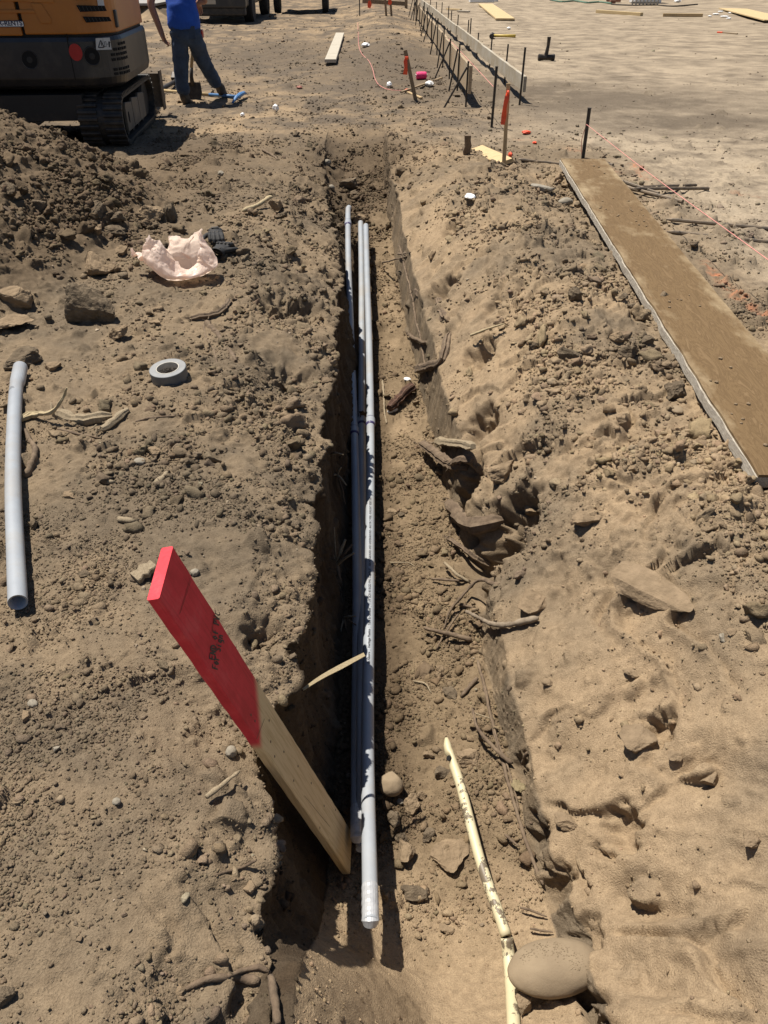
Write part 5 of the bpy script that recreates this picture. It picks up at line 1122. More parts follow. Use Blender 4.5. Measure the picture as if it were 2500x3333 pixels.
# ------------------------------------------------------------------ WORKER, seen from behind, leaning on a shovel
def skin(name, verts, edges, rad, matl, parent, sub=2, root=0, noise=0.0, nscale=.1):
    me = bpy.data.meshes.new(name); org = np.array(root_loc(parent)) if parent is not None else np.zeros(3)
    me.from_pydata([tuple(np.asarray(v, float) - org) for v in verts], edges, []); me.update()
    o = bpy.data.objects.new(name, me); C.objects.link(o); o.parent = parent; me.materials.append(matl)
    m = o.modifiers.new('skin', 'SKIN'); m.use_smooth_shade = True
    for i, r in enumerate(rad):
        sv = me.skin_vertices[0].data[i]; sv.radius = (r, r) if not hasattr(r, '__len__') else r; sv.use_root = (i == root)
    m2 = o.modifiers.new('smooth', 'SUBSURF'); m2.levels = m2.render_levels = sub
    if noise:
        tx = bpy.data.textures.new(name + '_folds', 'CLOUDS'); tx.noise_scale = nscale
        m3 = o.modifiers.new('folds', 'DISPLACE'); m3.texture = tx; m3.strength = noise; m3.mid_level = .5
    return o
WY = 11.05
def wp(zx, zy, dy=0.0): return ony(*z1(zx, zy), WY + dy)
gw = float(gz(-2.5, 11.0))
hipL, hipR = wp(1142, 225), wp(1226, 215, .02)
kneL, ankL = wp(1150, 425, -.02), wp(1172, 612, -.02)
kneR, ankR = wp(1288, 385, .16), wp(1384, 545, .42)
pel = (hipL + hipR) / 2 + [0, 0, .06]
PW = thing('person', 'worker in a blue shirt and jeans seen from behind, leaning on a shovel', 'person', (ankL[0], ankL[1], gw))
spine = [pel, pel + [-.02, .03, .20], pel + [-.06, .10, .42], pel + [-.08, .15, .56], pel + [-.085, .17, .63]]
shL, shR = spine[3] + [-.19, -.01, -.03], spine[3] + [.19, .02, -.05]
elL = wp(990, 30, .03); wrL = wp(1022, 198, .0); elL = np.array([wrL[0] - .09, wrL[1] + .03, wrL[2] + .29])
grip = wp(1258, 40, .30); elR = shR + [.12, .12, -.24]; wrR = grip + [.02, -.03, .05]
hd = spine[4] + [-.01, .04, .15]
body_v = [pel, spine[1], spine[2], spine[3], spine[4], hd - [0, 0, .06], hd + [0, 0, .02], hd + [0, 0, .10], hipL, kneL, ankL, hipR, kneR, ankR, shL, elL, wrL, shR, elR, wrR]
body_e = [(0, 1), (1, 2), (2, 3), (3, 4), (4, 5), (5, 6), (6, 7), (0, 8), (8, 9), (9, 10), (0, 11), (11, 12), (12, 13), (3, 14), (14, 15), (15, 16), (3, 17), (17, 18), (18, 19)]
body_r = [(.13, .10), (.13, .10), (.15, .11), (.12, .09), .055, .075, (.078, .095), .06, .085, .055, .04, .085, .055, .04, .062, .05, .036, .062, .05, .036]
# left hand: palm and five fingers grown from the wrist
def hand(wr, dirn, side, base):
    d = nrm(dirn); s = nrm(side - d * (side @ d)); n_ = np.cross(d, s); V = [wr + d * .05]; E = [(base[0], base[1])]; Rr = [(.042, .022)]
    k = base[1] + 1
    for i, (o_, L) in enumerate(((-.030, .062), (-.011, .075), (.009, .072), (.028, .055))):
        a = wr + d * .092 + s * o_; b = a + d * L * .55 + n_ * .012; c_ = b + d * L * .5 + n_ * .03
        V += [a, b, c_]; E += [(base[1], k), (k, k + 1), (k + 1, k + 2)]; Rr += [.0105, .009, .0075]; k += 3
    a = wr + d * .03 - s * .036 + n_ * .01; b = a + d * .04 - s * .022 + n_ * .014; c_ = b + d * .03 + n_ * .01
    V += [a, b, c_]; E += [(base[0], k), (k, k + 1), (k + 1, k + 2)] if 0 else [(base[1], k), (k, k + 1), (k + 1, k + 2)]; Rr += [.014, .011, .008]
    return V, E, Rr
v, e_, r_ = hand(wrL, wp(1050, 262, .0) - wrL + [.0, -.0, -.02], np.array([.3, 1, 0]), (16, 20)); body_v += v; body_e += e_; body_r += r_
v, e_, r_ = hand(wrR, grip - wrR + [0, .06, -.04], np.array([1., .1, .3]), (19, 20 + len(v))); body_v += v; body_e += e_; body_r += r_
bodyo = skin('body', body_v, body_e, body_r, M_SKIN, PW, 2)
hc = hd + [0, 0, .04]
hv, hf = ico(3); hv2 = hv * np.array([.088, .108, .115]) * (1 + .05 * fbm3(hv * 3, 2, 4))[:, None] + hc + [0, -.012, .025]; mk('hair', (hv2[:], hf), M_HAIR, PW, smooth=True)
fc = hc + [0, .100, -.01]
mk('nose', tube([fc + [0, .0, .02], fc + [0, .028, -.018], fc + [0, .004, -.026]], [.008, .014, .009], 8), M_SKIN, PW, smooth=True)
for s_ in (-1, 1):
    ev, ef = ico(2); mk('eye', (ev * .011 + fc + [s_ * .032, -.006, .022], ef), M_WHITE, PW, smooth=True)
    mk('ear', (ev * np.array([.010, .02, .03]) + hc + [s_ * .084, .01, -.01], ef), M_SKIN, PW, smooth=True)
mk('mouth', tube([fc + [-.022, -.004, -.05], fc + [0, .004, -.052], fc + [.022, -.004, -.05]], [.003, .006, .003], 6), mat('lips', (.25, .09, .07), .5), PW, smooth=True)
mid = (hipL + hipR) / 2
skin('jeans', [mid + [-.005, .0, .10], mid + [0, -.005, .02], hipL + [0, 0, -.05], hipL * .5 + kneL * .5, kneL, kneL * .45 + ankL * .55 + [-.015, 0, 0], ankL + [0, 0, -.015], hipR + [0, 0, -.05], hipR * .5 + kneR * .5, kneR, kneR * .5 + ankR * .5, ankR],
     [(0, 1), (1, 2), (2, 3), (3, 4), (4, 5), (5, 6), (1, 7), (7, 8), (8, 9), (9, 10), (10, 11)], [(.18, .135), (.20, .155), .120, .116, .096, .09, .094, .120, .116, .098, .090, .088], M_JEAN, PW, 3, 0, .03, .07)
for c_ in (hipL + [-.01, -.118, .02], hipR + [.0, -.118, .02]): bev(mk('back_pocket', beam(c_ + [-.055, 0, 0], c_ + [.055, 0, 0], .135, .012, (0, -1, .1)), M_JEAN, PW), .004)
skin('shirt', [mid + [-.01, .005, .015], mid + [-.012, .01, .14], spine[1] + [0, 0, .03], spine[2], spine[3] - [0, 0, .01], spine[3] + [0, 0.02, .04], shL + [.02, 0, 0], shL * .45 + elL * .55, shR - [.02, 0, 0], shR * .45 + elR * .55],
     [(0, 1), (1, 2), (2, 3), (3, 4), (4, 5), (4, 6), (6, 7), (4, 8), (8, 9)], [(.225, .18), (.215, .165), (.195, .155), (.19, .15), (.14, .11), .07, .088, .082, .088, .082], M_BLUE, PW, 3, 0, .035, .10)
def boot(ank, toe_dir, heel_up, name='boot'):
    a = np.asarray(ank, float); td = nrm(toe_dir); return skin(name, [a + [0, 0, .07], a + [0, 0, -.03], a + td * .05 + [0, 0, -.065], a + td * .14 + [0, 0, -.075 + heel_up * .0], a - td * .05 + [0, 0, -.065]], [(0, 1), (1, 2), (2, 3), (1, 4)], [.06, .055, (.05, .045), (.047, .032), .042], M_BOOT, PW, 2, 1)
boot(ankL + [0, 0, .0], (.18, -.1, 0) if 0 else (.25, .6, -.05), 0); boot(ankR + [.03, .01, -.02], (.55, .75, -.45), 1)
cuff = wp(1276, 214, .12); bev(mk('red_tape_measure', beam(cuff + [-.03, 0, 0], cuff + [.03, 0, 0], .09, .08, (0, -1, 0)), M_RED, PW), .01)
bl_ = wp(1235, 600, .30); gB = float(gz(bl_[0], bl_[1])); tS = thing('shovel', 'spade with a black blade and red-topped shaft held upright by the worker', 'shovel', (bl_[0], bl_[1], gB))
top_s = wp(1255, -60, .30); soc = wp(1216, 430, .30); blt = wp(1225, 545, .30)
mk('shaft', tube([soc + (top_s - soc) * 1.0, soc + (top_s - soc) * .45, soc], [.018, .018, .02], 10), M_LATH, tS, smooth=True); mk('painted_top', tube([soc + (top_s - soc) * 1.02, soc + (top_s - soc) * .70], [.0195, .0195], 10), M_REDH, tS, smooth=True)
mk('socket', tube([soc, (soc + blt) / 2 + [-.01, 0, 0], blt], [.022, .024, .03], 10), M_STEEL, tS, smooth=True)
P = [(-.10, .02), (.10, .02), (.115, -.10), (.09, -.21), (.03, -.29), (-.03, -.29), (-.09, -.21), (-.115, -.10)]; P = [(a, b + .02) for a, b in P]
bev(mk('blade', prism(P, blt, (.97, .2, 0), (.05, .12, .98), .010), M_STEEL, tS), .003)

# ------------------------------------------------------------------ STONES AND BIG CLODS one can point at
RSEED = [500]
def stone(px, py, wpx, asp, label, m_='r', rnd=0.0, sink=.22, name=None, ang=None, sub=4, cuts=10, rough=.27):
    """px, py: where the stone meets the ground at its middle; wpx: its width in photo pixels; asp: (depth, height) over width"""
    p = hit(px, py); sc = wpx / FPX * depth_of(p); size = (sc, sc * asp[0], sc * asp[1]); RSEED[0] += 1
    V, F = rock_vf(size, sub, RSEED[0], cuts, rough, rnd, ang)
    up_ = size[2] * (.5 - sink); back = size[1] * .32
    V = V + p + np.array([0, back, up_])
    nm = name or ('cobble' if rnd > .5 else 'rock')
    V = V + (per3((V - p) / sc * 5 + RSEED[0], 7) * sc * .035 * (1 - rnd))[:, None] * np.array([0, 0, 1.])
    o = mk(nm, (V, F), {'r': M_ROCK, 't': M_ROCKT, 'c': M_COB, 'g': M_COBG, 'k': M_CONC}[m_], None, smooth=rnd > .5)
    return tag(o, label, 'cobble' if rnd > .5 else 'rock')
stone(275, 1062, 185, (.8, .85), 'largest dark boulder, at the foot of the spoil pile left of the plastic bag', sub=5)
stone(305, 900, 118, (.8, .75), 'soil-caked rock perched right behind the largest dark boulder', 't')
stone(35, 1010, 130, (.8, .8), 'pale rounded boulder cut by the left edge below the spoil pile', 't', .3, ang=0)
stone(30, 1075, 130, (.9, .35), 'flat pale slab at the left edge just below the pale boulder', 't')
stone(60, 1200, 130, (.8, .6), 'blocky soil lump behind the belled end of the loose pipe', 'r')
stone(175, 1205, 66, (.8, .55), 'grey angular rock right of the belled end of the loose pipe', 't')
stone(482, 728, 100, (.9, .85), 'tan cracked boulder, left one of the pair above the plastic bag', 't', sub=5)
stone(560, 724, 62, (.9, 1.2), 'dark boulder, right one of the pair above the plastic bag', 'r')
stone(312, 702, 80, (.8, .75), 'reddish grey rock high on the toe of the spoil pile', 'r')
stone(382, 735, 68, (.8, .8), 'dark blocky rock just left of the tan cracked boulder', 'r')
stone(318, 762, 52, (.9, .7), 'tan lump on the pile toe below the reddish grey rock', 't'); stone(377, 768, 76, (.7, .5), 'wedge-shaped grey rock on the pile toe below the dark blocky rock', 'r')
stone(398, 832, 48, (.9, .8), 'round brown clod lying between the pile and the plastic bag', 't', .3); stone(115, 690, 66, (.8, .7), 'brown clod on the upper face of the spoil pile', 'r'); stone(30, 650, 80, (.7, .8), 'dark overhanging soil block at the left edge of the spoil pile', 'r')
stone(378, 1105, 92, (.8, .55), 'tan flat-topped rock on soil between the largest boulder and tape roll', 't'); stone(500, 1058, 50, (.7, .4), 'dusty slab of stone below the plastic bag', 't', ang=0); stone(512, 1012, 44, (.8, .4), 'pale slab of stone right below the plastic bag', 't')
stone(719, 572, 30, (.7, .6), 'white cobble on the soil beyond the black gloves', 'g', .9); stone(1066, 537, 26, (.8, .8), 'white cobble at the far left rim of the trench', 'g', .9); stone(1079, 617, 22, (.8, .8), 'white stone in the loose fill at the trench end', 'g', .7)
stone(897, 690, 55, (.9, .9), 'tan rock at the tip of the pale split stick', 't'); stone(915, 715, 50, (.9, .6), 'grey lump below the rock at the pale split stick', 'r')
stone(1135, 618, 78, (.8, .7), 'largest clod in the loose fill at the far trench end', 'r'); stone(1170, 728, 52, (.8, .75), 'tan rock wedged between the far ends of the conduits', 't', ang=0); stone(1106, 750, 34, (.8, .8), 'small rock left of the far conduit ends', 'r'); stone(1150, 640, 40, (.8, .6), 'dark clod below the largest one in the trench-end fill', 'r')
stone(499, 1490, 74, (.6, .5), 'largest angular grey stone in the rubble patch above the red board', 't'); stone(452, 1512, 42, (.8, .5), 'smooth grey cobble next to the largest stone of the rubble patch', 'g', .8); stone(608, 1520, 56, (.8, .6), 'grey stone at the right end of the rubble patch above the red board', 'r'); stone(690, 1290, 40, (.8, .6), 'tan stone on the bank between tape roll and trench', 't')
stone(110, 1722, 46, (.8, 1.1), 'reddish brown rock right beside the middle of the loose pipe', 'r'); stone(275, 1880, 52, (.6, .5), 'long grey stone on soil left of the red board top', 'r'); stone(313, 1872, 28, (.9, .8), 'tan stone touching the long grey stone', 't', .4); stone(223, 1625, 62, (.8, .4), 'pale flat stone between loose pipe and rubble patch', 't'); stone(633, 1875, 32, (.9, .8), 'pale pebble right of the red board top', 'g', .5)
stone(85, 2348, 58, (.8, .7), 'tan square stone near the left edge, larger of a pair', 't'); stone(104, 2300, 40, (.7, .5), 'purplish cobble touching the tan square stone', 'g', .8); stone(490, 2202, 30, (.7, .7), 'pale rounded pebble midway left of the red board', 'c', .9); stone(378, 2620, 30, (.9, .7), 'round pale button-like cobble on the lower left soil', 'g', .9); stone(182, 2448, 26, (.9, .9), 'white chip of stone on the lower left soil', 'g', .4); stone(197, 2612, 26, (1, .9), 'round brown cobble on the lower left soil', 'c', .8); stone(752, 2465, 44, (.9, .9), 'grey cobble stuck in the broken lip beside the board', 'g', .8)
stone(12, 3265, 66, (1, .8), 'dark rock cut by the left edge in the bottom corner', 'r'); stone(582, 3240, 46, (1.2, .6), 'tan stone beside the root in the bottom left', 't'); stone(815, 2905, 50, (1, .8), 'round clod on the left lip below the board', 't', .4); stone(830, 3010, 36, (1, .9), 'small round stone on the left lip near the bottom', 'c', .5)
stone(1765, 628, 84, (.7, .42), 'broken concrete chunk left of the dusty plank', 'k', 0, .15, 'concrete_chunk', 0); stone(1843, 668, 50, (.7, .55), 'smooth grey cobble tucked against the dusty plank', 'g', .9, ang=0); stone(1882, 674, 28, (.8, .8), 'tan cobble wedged between the grey cobble and plank', 'c', .8)
stone(1882, 985, 62, (.9, .95), 'dark cube-like rock alone on the right bank left of the plank', 'r'); stone(1777, 965, 36, (.8, .6), 'tan stone left of the dark cube-like rock', 't'); stone(1820, 985, 30, (.8, .7), 'pale stone touching the tan one near the cube-like rock', 't'); stone(2030, 975, 36, (.9, .6), 'brown rock at the plank edge, upper one', 'r'); stone(2062, 1012, 44, (.9, .9), 'brown rock at the plank edge, lower one', 'r')
stone(1862, 1182, 92, (.8, .75), 'dark blocky rock in the row left of the plank, leftmost', 'r', sub=5); stone(2043, 1172, 84, (.8, .7), 'dark blocky rock in the row left of the plank, rightmost', 'r', sub=5); stone(2008, 1108, 64, (.7, .6), 'brown flat-topped rock right above the rightmost dark rock', 't'); stone(2113, 1122, 50, (.8, .7), 'brown rock in shade under the plank edge', 'r'); stone(1742, 1135, 50, (.8, .7), 'small brown rock left of the row of dark rocks', 'r')
stone(2195, 1300, 104, (.8, .65), 'rough clod pile beside the middle of the plank edge', 'r', rough=.3); stone(2207, 1345, 50, (.8, .4), 'smooth tan cobble below the clod pile at the plank', 'c', .9); stone(1798, 1255, 38, (.9, .7), 'pale round cobble in the right bank rubble', 'c', .9); stone(2018, 1378, 44, (.9, .8), 'tan rock in the middle of the right bank rubble', 't'); stone(2062, 1538, 42, (.9, .9), 'tan angular rock below two pale stones on the right bank', 't'); stone(2062, 1470, 32, (.9, .8), 'small pale stone above the tan angular rock', 'c', .4); stone(2258, 1512, 36, (.7, .5), 'oval pale cobble on the sandy right bank', 'c', .9)
V_, F_ = rock_vf((1, 1, 1), 5, 777, 12, .12, 0, 0); pS = hit(2110, 1935); _, nS = cast(pS + [0, 0, 2], (0, 0, -1)); nS = nrm(nrm(nS) * .5 + np.array([-.28, -.1, 1]) * .5); scS = depth_of(pS) / FPX; V_ = V_ * np.array([150, 330, 78]) * scS
ca, sa = math.cos(R(27)), math.sin(R(27)); V_ = V_ @ np.array([[ca, -sa, 0], [sa, ca, 0], [0, 0, 1]]).T; xS = nrm(np.cross((0, 1, 0), nS)); yS = np.cross(nS, xS); V_ = V_[:, :1] * xS + V_[:, 1:2] * yS + V_[:, 2:] * nS
tag(mk('rock_slab', (V_ + pS + nS * .016, F_), M_ROCKT, None), 'large flat tilted rock slab on the right bank, biggest stone there', 'rock')
stone(1915, 1725, 122, (.9, .5), 'wide dusty clod block in the middle of the right bank', 't', rough=.25); stone(1728, 2000, 130, (.9, .5), 'rough clod block beside the grey stick on the right slope', 't', rough=.3); stone(1640, 1560, 135, (.6, .42), 'overhanging clod above the deep hollow with roots', 't', rough=.25); stone(1735, 1690, 92, (.8, .7), 'clod block at the right rim of the deep hollow', 't', rough=.25)
stone(2315, 2565, 76, (.8, .7), 'tan rounded rock on the pebbly right edge of the slope', 't', .3); stone(2380, 2070, 38, (.9, .8), 'brown round stone beside the white stone at right', 't', .3); stone(2352, 2088, 42, (.8, .6), 'white stone among the clods at the right edge', 'g', .2); stone(2060, 2205, 62, (.9, .5), 'rock nose sticking out of the tan slope', 't', .4); stone(1782, 2232, 38, (.8, .6), 'small rock nose low on the tan slope', 't', .5); stone(2075, 2470, 165, (.8, .42), 'broad clod shelf casting black shadow on the tan slope', 't', rough=.25); stone(2450, 2765, 84, (.8, .6), 'grey rock at the right edge low on the slope', 't'); stone(1850, 2700, 105, (.8, .4), 'crumbling clod at the foot of the tan slope', 't', rough=.28); stone(2200, 2480, 72, (.8, .6), 'round clod at the edge between tan slope and pebbles', 't', .3)
stone(1274, 2590, 84, (1.0, .8), 'smooth round cobble half in shadow beside the conduit', 'c', .9, .15); stone(1347, 2645, 74, (.9, .8), 'tan angular rock right of the smooth round cobble', 't'); stone(1280, 2690, 52, (1.1, .9), 'brown angular rock below the smooth round cobble', 'r'); stone(1397, 2470, 46, (.7, .5), 'pale tan rock on the trench floor left of the broken pipe tip', 't', ang=0); stone(1437, 2200, 46, (.9, .7), 'tan rock high on the trench floor near the roots', 't'); stone(1465, 2275, 66, (.7, .5), 'dark-bellied rock on the trench floor near the roots', 'r'); stone(1520, 2500, 92, (.9, .5), 'wide rock block just right of the broken pipe tip', 't', ang=0); stone(1435, 2540, 70, (.8, .5), 'dark rock block just left of the broken pipe', 'r'); stone(1303, 2618, 26, (.8, .7), 'tiny pale pebble between two rocks by the cobble', 'g', .9)
stone(1318, 2805, 88, (.8, .7), 'tan boulder beside the conduit end, largest there', 't'); stone(1305, 2745, 54, (.8, .8), 'brown rock above the tan boulder beside the conduit end', 'r'); stone(1462, 2830, 150, (.9, .3), 'wide flat dusty block on the floor left of the cream pipe', 't', ang=0); stone(1358, 2930, 110, (.6, .45), 'long brown rock below the tan boulder by the conduit end', 'r', ang=0); stone(1456, 3045, 54, (.9, .4), 'flat tan stone on the crumbly floor near the pipe joint', 't'); stone(1276, 1678, 34, (.8, .7), 'pale stone alone on the trench floor, left of a pair', 't'); stone(1308, 1682, 28, (.8, .7), 'brown stone alone on the trench floor, right of a pair', 'r'); stone(1705, 3305, 70, (1, .8), 'brown rock propping the big dusty cobble', 't')
stone(1372, 2600, 40, (.9, .8), 'small tan rock between the angular rocks on the floor', 't'); stone(1395, 2740, 52, (.9, .8), 'dark rock touching the wide flat dusty block', 'r')
# the big dusty cobble
pC = hit(1800, 3215); V, F = ico(5); sc = depth_of(pC) / FPX; n_ = per3(V * 1.2 + 4, 3) + .25 * per3(V * 4, 5)
V = V.copy(); V = np.sign(V) * np.abs(V) ** np.array([.94, .94, 1.05]); V = V * (1 + .06 * n_)[:, None] * np.array([152 * sc, 88 * sc, 62 * sc])
V[:, 1] += .10 * V[:, 0]; cC = onz(1806, 3150, pC[2] + .070)
tag(mk('cobble', (V + cC, F), M_COB, None, smooth=True), 'big smooth oval cobble dusted with soil, at the bottom right of the trench', 'cobble')
gr_ = []; r_ = np.random.default_rng(8); iv_, if_ = ico(1)
for k in range(420):
    a = r_.uniform(0, 6.28); q = math.sqrt(r_.random()); x = q * math.cos(a) * 118 * sc + .002; y_ = q * math.sin(a) * 56 * sc + .006; z_ = 62 * sc * math.sqrt(max(0, 1 - (x / (152 * sc)) ** 2 - (y_ / (88 * sc)) ** 2)); s_ = r_.uniform(.0008, .0026) ** 1.0 * (1.25 - .6 * q)
    gr_.append((iv_ * np.array([s_, s_ * r_.uniform(.6, 1), s_ * .7]) + [x, y_, z_ + s_ * .1] + cC, if_))
o = mk('crumbs_on_cobble', join(*gr_), M_COB, smooth=True); o['kind'] = 'stuff'

# ------------------------------------------------------------------ ROOTS, STICKS, WOOD
def root(pts, r0, r1, label, m_=None, lift=.3, name='root', cat='root', jit=.10, wav=.0, sides=9, seed=0, parent=None):
    P = []
    for q in pts:
        up = q[2] if len(q) > 2 else 0; p = hit(q[0], q[1]); P.append(onz(q[0], q[1], p[2] + up + r0 * lift) if len(q) > 2 else p + [0, 0, r0 * lift])
    for i in range(1, len(P) - 1): P[i][2] = .35 * P[i][2] + .65 * (P[i - 1][2] + P[i + 1][2]) / 2 if abs(P[i][2] - (P[i - 1][2] + P[i + 1][2]) / 2) > .05 else P[i][2]
    q, t = resample(catmull(P, 6), max(.012, r0 * .9)); n = len(q); r_ = np.random.default_rng(seed + int(pts[0][0]))
    w_ = np.cumsum(r_.normal(size=(n, 3)), 0) * r0 * .10; q = q + w_ - np.linspace(0, 1, n)[:, None] * w_[-1]
    r0_, r1_ = (r0 * .72, r1 * .72) if name == 'root' else (r0, r1)
    rad = [(r0_ + (r1_ - r0_) * i / (n - 1)) * (1 + .10 * r_.normal()) for i in range(n)]; rad[-1] *= .6; rad[0] *= .75
    big = r0 > .013; sides = 16 if big else 8
    V, F = tube(q, rad, sides, True, 0, seed); V = np.array(V).reshape(n, sides, 3); lob = 1 + (.11 if big else .08) * r_.normal(size=sides)
    ph = np.cumsum(r_.normal(size=(n, sides)) * .022, 0); V = q[:, None] + (V - q[:, None]) * np.clip(lob[None] + ph, .5, 1.6)[..., None]
    o = mk(name, (V.reshape(-1, 3), F), m_ or M_ROOT, parent, smooth=not big)
    if big and name == 'root':                          # torn fibres at the free end
        fib = []
        for k in range(7):
            a_ = q[0] + r_.normal(size=3) * r0_ * .5; d_ = nrm(q[0] - q[min(3, n - 1)]) + r_.normal(size=3) * .45; e_ = a_ + nrm(d_) * r_.uniform(.02, .06); fib.append(tube([a_, (a_ + e_) / 2 + r_.normal(size=3) * .004, e_], [.0035, .0025, .0008], 5))
        tag_ = mk('torn_fibres', join(*fib), m_ or M_ROOT, o); tag_['kind'] = 'stuff'
    return tag(o, label, cat) if label else o
root([(178, 1352), (240, 1366), (300, 1372), (365, 1362)], .032, .026, 'thick half-buried root log on the left bank, barkless and pale on top', M_ROOTL)
root([(335, 1404), (368, 1384), (400, 1352), (420, 1338)], .024, .018, 'short broken root stub propped at the end of the pale log', M_ROOTL)
root([(66, 1376), (110, 1362), (160, 1340, .03), (196, 1312, .06), (212, 1288, .09), (218, 1262, .12)], .015, .006, 'pale split root curling up beside the loose pipe', M_STRAW, 1)
root([(72, 1372), (100, 1352), (130, 1346)], .02, .012, 'pale frayed root stub touching the loose pipe', M_STRAW)
root([(442, 1374), (520, 1360), (596, 1351)], .008, .004, 'thin dark root pointing right from the root log'); root([(188, 1398), (260, 1416), (332, 1428)], .008, .004, 'thin dark root running below the pale root log')
root([(80, 1400), (100, 1432), (118, 1466), (108, 1500), (82, 1556)], .012, .018, 'knotted brown root dropping beside the loose pipe')
root([(628, 1042), (690, 1032), (728, 1016), (748, 982)], .022, .02, 'gnarled knobby root on the left bank below the gloves'); root([(670, 1052), (715, 1100), (745, 1145), (768, 1180)], .022, .016, 'smooth tan root slanting down the left bank', M_ROOT)
root([(664, 1056), (672, 1098), (694, 1138), (702, 1170), (722, 1216)], .008, .004, 'thin branching root hanging down from the gnarled root'); root([(720, 1068), (760, 1076)], .005, .003, 'wiry twig right of the gnarled root')
root([(792, 686, .02), (884, 641, .05)], .013, .013, 'pale split stick lying on soil beyond the black gloves', M_STRAW, 1, 'split_stick', 'stick', .05); root([(12, 680), (70, 722)], .015, .012, 'brown stick on the face of the spoil pile', M_ROOT, .6, 'stick', 'stick'); root([(1532, 1091, .02), (1641, 1053, .03)], .008, .004, 'pale straw-like splinter lying on the right bank', M_STRAW, 1, 'split_stick', 'stick')
root([(673, 2595, .01), (781, 2509, .03)], .006, .004, 'thin straight twig beside the leaning board', M_ROOTL, 1, 'twig', 'twig', .05); root([(856, 490), (906, 522)], .012, .01, 'dark stick at the far left trench rim', M_ROOT, .6, 'stick', 'stick')
root([(1352, 950), (1400, 955), (1425, 985), (1446, 1040)], .026, .030, 'thick tan root arching out of the right trench wall, farthest'); root([(1330, 1088, .02), (1385, 1080, .02), (1438, 1090)], .016, .012, 'root poking left from the right wall, above the cut root end'); root([(1244, 856, .02), (1326, 836)], .009, .006, 'thin root reaching over the far trench floor'); root([(1296, 826, .02), (1336, 823)], .01, .008, 'short thin root above the far trench wall')
root([(1358, 1208, .02), (1405, 1188, .03), (1440, 1138, .03), (1462, 1092)], .036, .028, 'thick root sawn through, its dark cut end facing the trench')
root([(1370, 1446, .05), (1388, 1480, .04), (1450, 1500, .04), (1522, 1524)], .026, .036, 'dark splintered root stump jutting over the trench'); root([(1420, 1440, .05), (1540, 1454, .05)], .028, .03, 'flat slab-like piece of root wood above the splintered stump', M_ROOTL, 1); root([(1470, 1505, .03), (1500, 1470, .04), (1535, 1500, .02)], .02, .026, 'forked dark root behind the splintered stump')
root([(1466, 1642, .03), (1540, 1668, .03), (1632, 1702)], .042, .046, 'thick tan root log crossing the deep hollow', M_ROOT)
root([(1466, 1756, .03), (1530, 1800, .02), (1598, 1842)], .014, .017, 'straight root slanting down to the trench floor below the hollow'); root([(1500, 1780, .01), (1580, 1850)], .012, .01, 'short root just below the straight slanting one'); root([(1446, 1831, .04), (1485, 1866, .03), (1528, 1898)], .010, .009, 'peeled root fork above the trench floor', M_ROOTL); root([(1405, 1882, .02), (1470, 1888, .02), (1532, 1892)], .007, .006, 'thin level root crossing the peeled fork'); root([(1620, 1906), (1560, 1926, .03), (1494, 1952, .04), (1460, 1996, .03), (1444, 2052)], .012, .006, 'long bent root bowing down from the right bank'); root([(1490, 1966, .02), (1556, 1984)], .009, .006, 'small root behind the grey stick'); root([(1516, 1990, .04), (1620, 2000, .04), (1752, 2012, .01)], .006, .010, 'straight grey stick lying across the tan slope', M_STICK, 1, 'stick', 'stick', .06)
root([(1380, 2042, .04), (1450, 2058, .04), (1536, 2082, .01)], .009, .013, 'stout root end pointing left over the floor'); root([(1420, 2114, .01), (1450, 2060, .02), (1492, 1998, .03)], .006, .006, 'thin twig crossing under the stout root end'); root([(1552, 2205, .02), (1500, 2270)], .012, .010, 'short broken root leaning on the right wall'); root([(1537, 2304, .04), (1556, 2370, .05), (1612, 2438, .05), (1666, 2484, .02)], .005, .010, 'curved root bowing along the right wall by the cream pipe'); root([(1345, 2216, .01), (1385, 2226, .01), (1404, 2258)], .005, .004, 'hooked straw-coloured rootlet on the trench floor', M_ROOTL); root([(1715, 2452, .03), (1698, 2484, .01)], .009, .007, 'tiny root stub on the tan slope'); root([(1270, 1830, .01), (1330, 1832, .01), (1350, 1845)], .005, .003, 'pale rootlet lying on the trench floor', M_ROOTL); root([(1602, 2340, .02), (1535, 2318, .03)], .004, .003, 'pale hair-thin rootlet over the cream pipe wall', M_ROOTL)
root([(1556, 2150, .01), (1588, 2270, .01), (1625, 2420, .01), (1668, 2570, .01), (1712, 2720, .01), (1768, 2880, .01)], .008, .006, 'long dark root strand running along the cut line of the right wall'); root([(1575, 2240, .02), (1612, 2390, .02), (1660, 2520, .015), (1690, 2640, .01)], .0045, .003, 'thin second strand beside the long dark root strand')
root([(1300, 800, .02), (1322, 900, .02), (1345, 1010, .02), (1368, 1120, .01), (1390, 1230, .01)], .010, .008, 'fibrous root strand hanging along the far right wall')
root([(1644, 2716, .02), (1690, 2756, .02)], .007, .004, 'thin dry twig low on the right wall'); root([(1694, 2954, .02), (1780, 2984, .01)], .006, .004, 'thin dry twig right above the big cobble'); root([(1725, 3022, .02), (1800, 3034, .01)], .005, .003, 'thin dark twig touching the big cobble')
root([(1268, 1330, .02), (1300, 1298, .02), (1346, 1255, .02)], .024, .026, 'red-brown bark-covered root piece lying on the trench floor', mat('red_bark', (.13, .065, .04), .9, (.06, .035, .024), 30, bmp=1, bdist=.008), .6, 'root_piece', 'root piece'); root([(1262, 1346), (1294, 1336)], .010, .010, 'white plastic shard beside the bark-covered root piece', M_WHITE, .8, 'plastic_shard', 'plastic shard'); root([(1246, 1240), (1252, 1300), (1258, 1380)], .010, .006, 'pale torn root strip on the floor beside the conduits', M_ROOTL)
